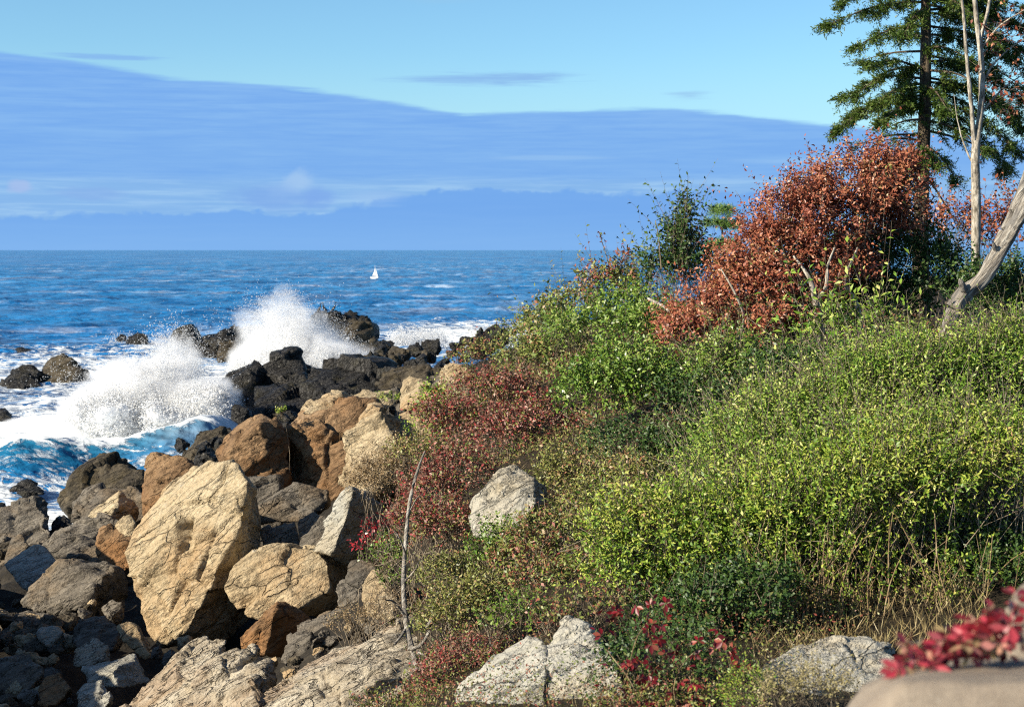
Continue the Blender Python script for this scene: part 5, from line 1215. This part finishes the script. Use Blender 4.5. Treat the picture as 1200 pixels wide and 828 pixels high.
# bare pale tree --------------------------------------------------------
def pale_tree():
    rs = np.random.RandomState(71); d = 24.0
    base = P(1142, 350, d); base[2] = float(ground_z(base[0], base[1])[0]) - .1
    e = link('bare_tree', None, loc=base)
    tag(e, 'slender pale barked tree, nearly bare, forking in front of the spruce', 'tree')
    def limb(pts, sides=8, n=18, name='limb'):
        pt = smooth_path([[*(P(a, b, d + c) - base), .84 * r / F * d] for a, b, c, r in pts], n)
        V, Q = tubes([pt], sides); V = V + .008 * np.stack([perlin(V * 7 + k * 5) for k in range(3)], 1)
        link(name, raw_mesh(name, V, Q, M['white_bark'], True), e)
    limb([(1142, 395, 0, 6.5), (1143, 320, 0, 6.2), (1144, 250, 0, 6.5), (1143, 190, 0, 6), (1144, 165, 0, 6)], 10, 26, 'trunk')
    limb([(1144, 172, 0, 5), (1150, 120, 0, 4.6), (1150, 70, 0, 4.2), (1144, 20, 0, 3.4), (1138, -50, 0, 2.6), (1130, -160, 0, 1)])
    limb([(1142, 172, 0, 3.6), (1138, 120, -.1, 3), (1133, 70, -.2, 2.6), (1130, 25, -.2, 2.2), (1122, -40, -.3, 1.4), (1112, -110, -.3, .6)])
    limb([(1150, 80, 0, 3), (1150, 45, .1, 2.6), (1158, 10, .2, 2.4), (1166, -40, .3, 1.6), (1176, -110, .4, .6)])
    limb([(1148, 135, 0, 2), (1162, 118, .1, 1.6), (1180, 100, .2, 1.2), (1205, 84, .3, .6)], 5)
    limb([(1150, 100, 0, 1.8), (1164, 76, .1, 1.4), (1182, 58, .2, 1), (1210, 40, .3, .5)], 5)
    limb([(1148, 60, 0, 1.8), (1168, 34, -.1, 1.4), (1190, 18, -.2, 1), (1215, 4, -.2, .5)], 5)
    limb([(1144, 200, 0, 1.6), (1130, 170, .1, 1.2), (1122, 140, .2, .8), (1118, 110, .2, .4)], 5)
    paths, lv = [], []
    for i in range(70):
        a = P(rs.uniform(1152, 1205), rs.uniform(0, 135), d + rs.normal() * .2) - base
        t_ = a + np.array([rs.normal() * .22 + .1, rs.normal() * .12, rs.normal() * .16])
        m_ = (a + t_) / 2 + rs.normal(size=3) * .03
        paths.append(np.array([[*a, .004], [*m_, .003], [*t_, .0015]]))
        for k in range(rs.randint(0, 7)): lv.append(a + (t_ - a) * rs.rand() + rs.normal(size=3) * .03)
    for i in range(60):
        lv.append(P(rs.normal() * 16 + 1186, rs.normal() * 28 + 36, d + rs.normal() * .3) - base)
    V, Q = tubes(paths, 3)
    tag(link('twigs', raw_mesh('twigs', V, Q, M['twig'], True), e), kind='stuff')
    lv = np.array(lv); n = len(lv); ln = rs.uniform(.05, .09, n)
    V, Q = leaf_quads(lv, unit(rs.normal(size=(n, 3)) - (0, 0, .6)), unit(rs.normal(size=(n, 3))), ln, ln * .6)
    tag(link('leaves', raw_mesh('leaves', V, Q, L['redbrown']), e), kind='stuff')
pale_tree()

# leaning dead trunk ------------------------------------------------------
def dead_trunk():
    d = 17.0; base = P(1112, 395, d)
    e = link('dead_tree', None, loc=base)
    tag(e, 'weathered grey dead trunk leaning out of the hedge at the right edge', 'tree')
    for nm, pts in (('trunk', [(1106, 398, 0, 9), (1117, 365, 0, 11.5), (1132, 342, 0, 12.5), (1150, 328, -.02, 12), (1168, 300, -.05, 11.5), (1184, 274, -.1, 10.5), (1204, 238, -.15, 10.5), (1240, 170, -.2, 9), (1290, 60, -.2, 6), (1320, -60, -.2, 2)]),
                    ('limb', [(1148, 332, .12, 9), (1164, 305, .14, 10), (1178, 272, .16, 9.5), (1190, 244, .2, 9), (1204, 205, .25, 8), (1230, 120, .3, 6), (1246, 20, .3, 2)])):
        pt = smooth_path([[*(P(a, b, d + c) - base), .74 * r / F * d] for a, b, c, r in pts], 70)
        V, Q = tubes([pt], 18)
        ax = V.reshape(70, 18, 3); c = ax.mean(1, keepdims=True); v = ax - c
        ang = np.arange(18)[None] * 2 * math.pi / 18; h = np.linspace(0, 9, 70)[:, None]
        tw_ = 1 + .13 * np.sin(3 * ang + h * 1.2) + .07 * np.sin(7 * ang - h * 1.7) + .10 * perlin(np.stack([np.cos(ang + 0 * h).ravel(), np.sin(ang + 0 * h).ravel(), (h * 1.5 + 0 * ang).ravel()], 1) * 1.3).reshape(70, 18)
        V = (c + v * tw_[..., None]).reshape(-1, 3)
        link(nm, raw_mesh(nm, V, Q, M['dead_wood'], True), e)
    for nm, pts in (('broken_stub', ((1136, 350, 0, 5), (1129, 338, -.08, 4.5), (1126, 330, -.12, 3.4), (1125, 326, -.13, 1))), ('broken_stub', ((1172, 300, 0, 4), (1166, 290, -.12, 3), (1164, 284, -.16, .8)))):
        V, Q = tubes([smooth_path([[*(P(a, b, d + c) - base), r / F * d] for a, b, c, r in pts], 9)], 8)
        V = V + .006 * np.stack([perlin(V * 20 + k * 5) for k in range(3)], 1)
        link(nm, raw_mesh(nm, V, Q, M['dead_wood'], True), e)
dead_trunk()

# dead sapling on the slope --------------------------------------------
def dead_sapling():
    rs = np.random.RandomState(81); d = 14.6
    base = P(492, 800, 13.8)
    e = link('dead_sapling', None, loc=base)
    tag(e, 'thin bare dead sapling standing on the slope above the pale ledge', 'tree')
    def limb(pts, n=20, sides=6, name='limb'):
        pt = smooth_path([[*(P(a, b, c) - base), r / F * c] for a, b, c, r in pts], n)
        V, Q = tubes([pt], sides); V = V + .003 * np.stack([perlin(V * 12 + k * 5) for k in range(3)], 1)
        link(name, raw_mesh(name, V, Q, M['dead_wood'], True), e)
    limb([(494, 800, 13.7, 4.5), (486, 770, 13.8, 4), (477, 735, 14, 3.4), (473, 690, 14.2, 2.9), (475, 640, 14.4, 2.5), (480, 590, 14.5, 2.2), (488, 555, 14.6, 1.7), (498, 528, 14.6, 1.0)], 40, 8, 'trunk')
    for pts in ([(476, 735, 14, 2.2), (470, 745, 13.9, 2), (462, 755, 13.8, 1.4)], [(480, 760, 13.8, 2.6), (494, 755, 13.6, 2.2), (504, 735, 13.5, 2), (508, 710, 13.5, 1.5), (514, 690, 13.5, .9)],
                [(484, 762, 13.8, 2), (500, 770, 13.6, 1.6), (512, 800, 13.4, 1)], [(474, 720, 14, 1.8), (462, 705, 13.9, 1.3), (452, 702, 13.8, .8)], [(475, 680, 14.2, 1.4), (486, 668, 14.1, 1), (492, 655, 14, .5)],
                [(476, 650, 14.3, 1.2), (468, 630, 14.2, .9), (462, 622, 14.2, .4)], [(480, 600, 14.5, 1), (488, 584, 14.4, .7), (496, 578, 14.4, .3)], [(500, 735, 13.5, 2.2), (516, 712, 13.4, 2), (530, 692, 13.4, 1.6)]):
        limb(pts, 12, 5)
    paths = []
    for i in range(90):
        a = P(rs.uniform(440, 520), rs.uniform(640, 790), rs.uniform(13.6, 14.6)) - base
        t_ = a + rs.normal(size=3) * (.16, .08, .12); m_ = (a + t_) / 2 + rs.normal(size=3) * .03
        paths.append(np.array([[*a, .0035], [*m_, .003], [*t_, .0015]]))
    V, Q = tubes(paths, 3)
    tag(link('twigs', raw_mesh('twigs', V, Q, M['twig'], True), e), kind='stuff')
dead_sapling()

# far pine tip and spindly stems on the skyline -------------------------------
def small_pine():
    rs = np.random.RandomState(91); d = 44.0
    base = P(846, 330, d); e = link('pine_tree', None, loc=base)
    tag(e, 'small bright green pine top peeping over the red brown tree', 'tree')
    V, Q = tubes([smooth_path([[0, 0, 0, .07], [.02, 0, .8, .05], [0, 0, 1.75, .015]], 12)], 6)
    link('trunk', raw_mesh('trunk', V, Q, M['bark'], True), e)
    bl = [(P(847, 252, d) - base, (.34, .34, .22)), (P(838, 266, d) - base, (.3, .3, .18)), (P(858, 268, d) - base, (.3, .3, .18)), (P(846, 292, d) - base, (.45, .4, .25))]
    V, Q, *_ = leaf_cloud(rs, bl, 420, 14, .16, .10, .16, .6, shell=.3, keep_ground=False)
    tag(link('crown', raw_mesh('crown', V, Q, L['pine']), e), kind='stuff')
small_pine()

def spindly(label, d, pts, leaves_at, pal='redbrown', leaf=.09, n=20):
    _seed[0] += 1; rs = np.random.RandomState(_seed[0])
    base = P(pts[0][0], pts[0][1], d); e = link('sapling', None, loc=base); tag(e, label, 'sapling')
    pt = smooth_path([[*(P(a, b, d) - base), .012 - .008 * i / len(pts)] for i, (a, b) in enumerate(pts)], 14)
    V, Q = tubes([pt], 5); link('stem', raw_mesh('stem', V, Q, M['twig'], True), e)
    q = []
    for a, b, r, k in leaves_at:
        for i in range(k): q.append(P(a + rs.normal() * r, b + rs.normal() * r, d + rs.normal() * .1) - base)
    q = np.array(q); k = len(q); l = leaf * rs.uniform(.6, 1.2, k)
    V, Q = leaf_quads(q, unit(rs.normal(size=(k, 3))), unit(rs.normal(size=(k, 3))), l, l * .6)
    tag(link('leaves', raw_mesh('leaves', V, Q, L[pal]), e), kind='stuff')
spindly('tallest spindly stem with russet leaf tuft on the hill crest', 30, [(716, 330), (712, 305), (706, 285), (702, 272)], [(703, 274, 2.5, 7), (707, 282, 2, 4), (714, 310, 3, 5)])
spindly('russet sprig leaning right of the tallest spindly stem', 30, [(722, 335), (727, 310), (735, 295)], [(736, 294, 4, 14), (728, 300, 5, 14), (724, 318, 5, 12)])
spindly('thin green sprig on the skyline left of the crest', 32, [(656, 365), (656, 350), (655, 340)], [(655, 342, 2.5, 9), (657, 352, 3, 8)], 'hill')
spindly('second thin sprig on the skyline, nearer the crest', 31, [(684, 352), (683, 338), (682, 330)], [(682, 332, 2.5, 9), (684, 340, 3, 8)], 'hill')
spindly('tiny reddish sprig low on the skyline near the black boulders', 33, [(617, 385), (616, 370), (614, 362)], [(615, 364, 2, 6), (617, 374, 2, 5)])
spindly('reddish sprig between the low sprig and the thin green sprig', 33, [(633, 375), (632, 360), (631, 352)], [(631, 354, 2, 6), (633, 364, 2, 5)])
spindly('leafless shoot left of the tall dark leaved shrub', 27, [(775, 315), (772, 280), (768, 258)], [(772, 275, 4, 10), (776, 262, 5, 12)], 'dark', .1)

# virginia creeper: leaves big enough to be picked out one by one ---------------
def leaf_mesh(name, mat, ln=1.0, wd=.55):
    xs = [(0, 0, 0), (.25, .30, .04), (.55, .5, .02), (.8, .28, -.03), (1, 0, -.14), (.8, -.28, -.03), (.55, -.5, .02), (.25, -.30, .04), (.3, 0, -.03), (.7, 0, -.08)]
    V = np.array([(a * ln, b * wd, c) for a, b, c in xs])
    Fc = np.array([(0, 8, 1), (1, 8, 2), (2, 8, 9), (2, 9, 3), (3, 9, 4), (4, 9, 5), (5, 9, 6), (6, 9, 8), (6, 8, 7), (7, 8, 0)])
    return raw_mesh(name, V, Fc, mat, True)

def flat_leaf_material(name, a, b):
    m, t = material(name)
    oi = t.n('ShaderNodeObjectInfo'); g = t.n('ShaderNodeTexCoord')
    col = t.mix(oi.outputs['Random'], a, b)
    vein = t.noise(g.outputs['Object'], 7, 4, .6)
    col = t.mix(t.step(vein, .45, .7, 0, .35), col, tuple(x * .55 for x in a))
    bs = principled(t, col, .38, .4); tr = t.n('ShaderNodeBsdfTranslucent'); t.put(tr.inputs[0], col)
    mx = t.n('ShaderNodeMixShader'); mx.inputs[0].default_value = .25
    t.put(mx.inputs[1], bs.outputs[0]); t.put(mx.inputs[2], tr.outputs[0]); finish(t, mx.outputs[0]); return m

def creeper(label, d, spots, n, size, mats, seed, stems, bias=(0, -.5, .5)):
    rs = np.random.RandomState(seed)
    base = P(spots[0][0], spots[0][1] + spots[0][3], d); e = link('creeper', None, loc=base)
    tag(e, label, 'creeper')
    meshes = [leaf_mesh('leaf', m, 1, w) for m in mats for w in (.5, .6)]
    w = np.array([s[2] * s[3] for s in spots], float); w /= w.sum()
    paths = []; made = 0
    while made < n:
        s = spots[rs.choice(len(spots), p=w)]
        r = math.sqrt(rs.rand()); a = rs.rand() * 6.28
        dd = s[4] if len(s) > 4 else 0
        c = P(s[0] + s[2] * r * math.cos(a), s[1] + s[3] * r * math.sin(a), d + dd + rs.normal() * .05 * d / 8) - base
        nb = unit((np.array(bias) + rs.normal(size=3) * .45)[None])[0]
        k = rs.randint(3, 6); t0 = unit(np.cross(nb, rs.normal(size=3))[None])[0]; t1 = np.cross(nb, t0)
        paths.append(np.array([[*(c - np.array([0, -.02, .5 * size])), .0022], [*c, .0018]]))
        for j in range(k):
            if made >= n: break
            ph = (j - (k - 1) / 2) * 1.05
            dr = unit((t0 * math.cos(ph) + t1 * math.sin(ph) - nb * .25 + rs.normal(size=3) * .12)[None])[0]
            z = unit((nb - dr * nb.dot(dr))[None])[0]; y = np.cross(z, dr)
            o = link('leaf', meshes[rs.randint(len(meshes))], e, tuple(c + dr * .004))
            from mathutils import Matrix
            Mx = Matrix(((dr[0], y[0], z[0]), (dr[1], y[1], z[1]), (dr[2], y[2], z[2])))
            o.rotation_euler = Mx.to_euler(); sc = size * rs.uniform(.65, 1.2); o.scale = (sc, sc, sc)
            made += 1
    for st in stems:
        paths.append(smooth_path([[*(P(a, b, d + c) - base), .003] for a, b, c in st], 12))
    V, Q = tubes(paths, 4)
    tag(link('vines', raw_mesh('vines', V, Q, M['stem'], True), e), kind='stuff')
LR1 = flat_leaf_material('creeper_leaf_crimson', (0.23, 0.013, 0.020), (0.085, 0.009, 0.013))
LR2 = flat_leaf_material('creeper_leaf_rust', (0.34, 0.06, 0.04), (0.24, 0.09, 0.055))
LR3 = flat_leaf_material('creeper_leaf_rose', (0.46, 0.035, 0.06), (0.36, 0.09, 0.10))
creeper('dark crimson creeper climbing the shaded foot of the hedge', 8.45, [(790, 790, 55, 45), (740, 780, 45, 40), (720, 735, 30, 30), (860, 785, 30, 25), (760, 720, 40, 24), (830, 760, 40, 30)], 298, .043, [LR1, LR1, LR1, LR2], 5,
        [[(720, 840, 0), (735, 790, -.1), (750, 740, 0), (790, 700, .1)], [(800, 850, 0), (790, 800, -.1), (820, 760, 0), (870, 770, .2)], [(760, 850, 0), (740, 800, -.15), (710, 760, 0)]])
LR4 = flat_leaf_material('creeper_leaf_pale', (0.50, 0.20, 0.18), (0.40, 0.32, 0.14))
creeper('out of focus rose red creeper on the beige boulder in the bottom right', 3.25, [(1160, 738, 50, 24), (1100, 766, 46, 18, -.05), (1188, 714, 26, 22, .1), (1060, 785, 20, 12, -.1), (1140, 757, 46, 16)], 298, .032, [LR3, LR3, LR4, LR1], 6,
        [[(1050, 795, -.1), (1100, 770, 0), (1150, 745, 0), (1210, 730, 0)]])

# ---------------------------------------------------------------- ground cover
def ground_cover():
    rs = np.random.RandomState(33)
    def scatter(name, label, n, region, pal, leaf, asp, up, hmax, seed):
        px, py, d = region(n)
        x = (px - 600) / F * d; y = d
        z = ground_z(x, y); q = np.stack([x, y, z], 1); q[:, 2] += rs.rand(n) * hmax
        D = unit(rs.normal(size=(n, 3)) * (1, 1, .5) + (0, 0, up)); l = leaf(d) * rs.uniform(.6, 1.3, n)
        V, Q = leaf_quads(q, D, unit(rs.normal(size=(n, 3))), l, l * asp)
        tag(link(name, raw_mesh(name, V, Q, L[pal])), label, 'ground cover', kind='stuff')
    def slope(n):
        d = 8.2 + 27.8 * rs.rand(n) ** 1.25
        x0 = np.interp(d, [8.2, 9, 13, 16, 20, 25, 30, 36], [420, 460, 490, 460, 440, 440, 490, 540]); x1 = np.interp(d, [9, 12, 20, 36], [900, 1180, 1200, 900])
        return x0 + (x1 - x0) * rs.rand(n), None, d
    scatter('low_plants', 'low mixed green and russet plants covering the slope', 46000, slope, 'mixed', lambda d: .0021 * d, .5, .5, .22, 1)
    scatter('dry_grass', 'dry tan grass and litter among the shrubs of the slope', 17000, slope, 'grass', lambda d: .006 * d, .05, 1.3, .02, 2)
    def foot(n):
        return rs.uniform(880, 1160, n), None, rs.uniform(9.7, 11, n)
    scatter('dry_grass', 'dry tan grass at the foot of the hedge stems', 1300, foot, 'grass', lambda d: .011 * d, .045, 1.8, .0, 3)
ground_cover()

# ---------------------------------------------------------------- boat and birds
def plain(name, col, rough=.5):
    m, t = material(name)
    n = t.noise(t.n('ShaderNodeNewGeometry').outputs['Position'], 3, 4, .6)
    c = t.mix(t.step(n, .3, .7, 0, .25), col, tuple(x * .7 for x in col))
    finish(t, principled(t, c, rough, .3).outputs[0]); return m

def sailboat():
    d = 434.0; base = P(439, 327, d); base[2] = 0.1
    e = link('sailboat', None, loc=base); tag(e, 'small white sailing boat far out on the blue sea', 'sailboat')
    e.scale = (1.05, 1.05, 1.05)
    white, wood = plain('sail_cloth', (.80, .79, .75)), plain('boat_hull', (.62, .60, .56))
    bm = bmesh.new(); rings = []
    for s, w, zb, zt in ((-1.7, .42, .05, .55), (-1, .6, -.1, .5), (0, .66, -.15, .48), (1, .45, -.1, .55), (1.9, .03, .25, .72)):
        rings.append([bm.verts.new(v) for v in ((s, -w, zt), (s, -w * .8, zb + .12), (s, 0, zb), (s, w * .8, zb + .12), (s, w, zt))])
    for a, b in zip(rings, rings[1:]):
        for i in range(4): bm.faces.new((a[i], a[i + 1], b[i + 1], b[i]))
        bm.faces.new((a[4], a[0], b[0], b[4]))
    bm.faces.new(rings[0])
    me = bpy.data.meshes.new('hull'); bm.to_mesh(me); bm.free(); me.materials.append(wood)
    h = link('hull', me, e); h.rotation_euler.z = R(-56)
    V, Q = tubes([np.array([[.2, 0, .4, .05], [.2, 0, 3.6, .03]])], 8); m_ = link('mast', raw_mesh('mast', V, Q, wood, True), e); m_.rotation_euler.z = R(-56)
    def sail(nm, A, B, C, belly):
        A, B, C = map(np.array, (A, B, C)); V, Fc = [], []
        n = 6
        idx = {}
        for i in range(n + 1):
            for j in range(n + 1 - i):
                u, v = i / n, j / n; idx[i, j] = len(V)
                V.append(A + (B - A) * u + (C - A) * v + np.array([0, belly * 4 * u * v + belly * (u * (1 - u) + v * (1 - v)) * .5, 0]))
        for i in range(n):
            for j in range(n - i):
                Fc.append((idx[i, j], idx[i + 1, j], idx[i, j + 1]))
                if j < n - i - 1: Fc.append((idx[i + 1, j], idx[i + 1, j + 1], idx[i, j + 1]))
        V = np.array(V); k = len(V); Fc = np.array(Fc)
        V2 = np.concatenate([V, V + (0, .012, 0)]); F2 = np.concatenate([Fc, Fc[:, ::-1] + k])
        o = link(nm, raw_mesh(nm, V2, F2, white, True), e); o.rotation_euler.z = R(-66 if nm == 'mainsail' else -58)
    sail('mainsail', (.15, 0, .85), (-1.75, 0, .8), (.15, 0, 3.55), .18)
    sail('jib', (1.75, 0, .8), (.35, 0, .85), (.25, 0, 3.0), .14)
sailboat()

def bird(px, py, d, yaw, label):
    m = plain('bird_plumage', (.018, .018, .02), .5) if 'bird_plumage' not in bpy.data.materials else bpy.data.materials['bird_plumage']
    base = P(px, py, d); e = link('bird', None, loc=base); e.rotation_euler.z = yaw
    tag(e, label, 'bird', 'birds perched on the rock spit')
    body = smooth_path([[-.30, 0, .06, .015], [-.16, 0, .14, .05], [-.05, 0, .24, .10], [.04, 0, .36, .095], [.09, 0, .47, .055], [.10, 0, .56, .034], [.09, 0, .64, .03], [.12, 0, .70, .04], [.17, 0, .71, .028], [.26, 0, .70, .008]], 36)
    V, Q = tubes([body], 10)
    link('body', raw_mesh('body', V, Q, m, True), e)
    for s in (-1, 1):
        V, Q = tubes([np.array([[0, s * .05, .22, .02], [.02, s * .05, .05, .014], [.03, s * .05, -.06, .012]]), np.array([[.03, s * .05, .0, .012], [.12, s * .06, -.01, .008]])], 5)
        link('leg', raw_mesh('leg', V, Q, m, True), e)
        wv = smooth_path([[.06, s * .095, .40, .03], [-.06, s * .11, .26, .035], [-.22, s * .06, .10, .012]], 10)
        V, Q = tubes([wv], 6); link('wing', raw_mesh('wing', V, Q, m, True), e)
bird(374, 367, 114, .3, 'black seabird standing leftmost on the rock spit')
bird(380, 366, 114.5, 2.8, 'black seabird standing between two others on the rock spit')
bird(391, 366, 114, .2, 'black seabird standing rightmost on the rock spit')
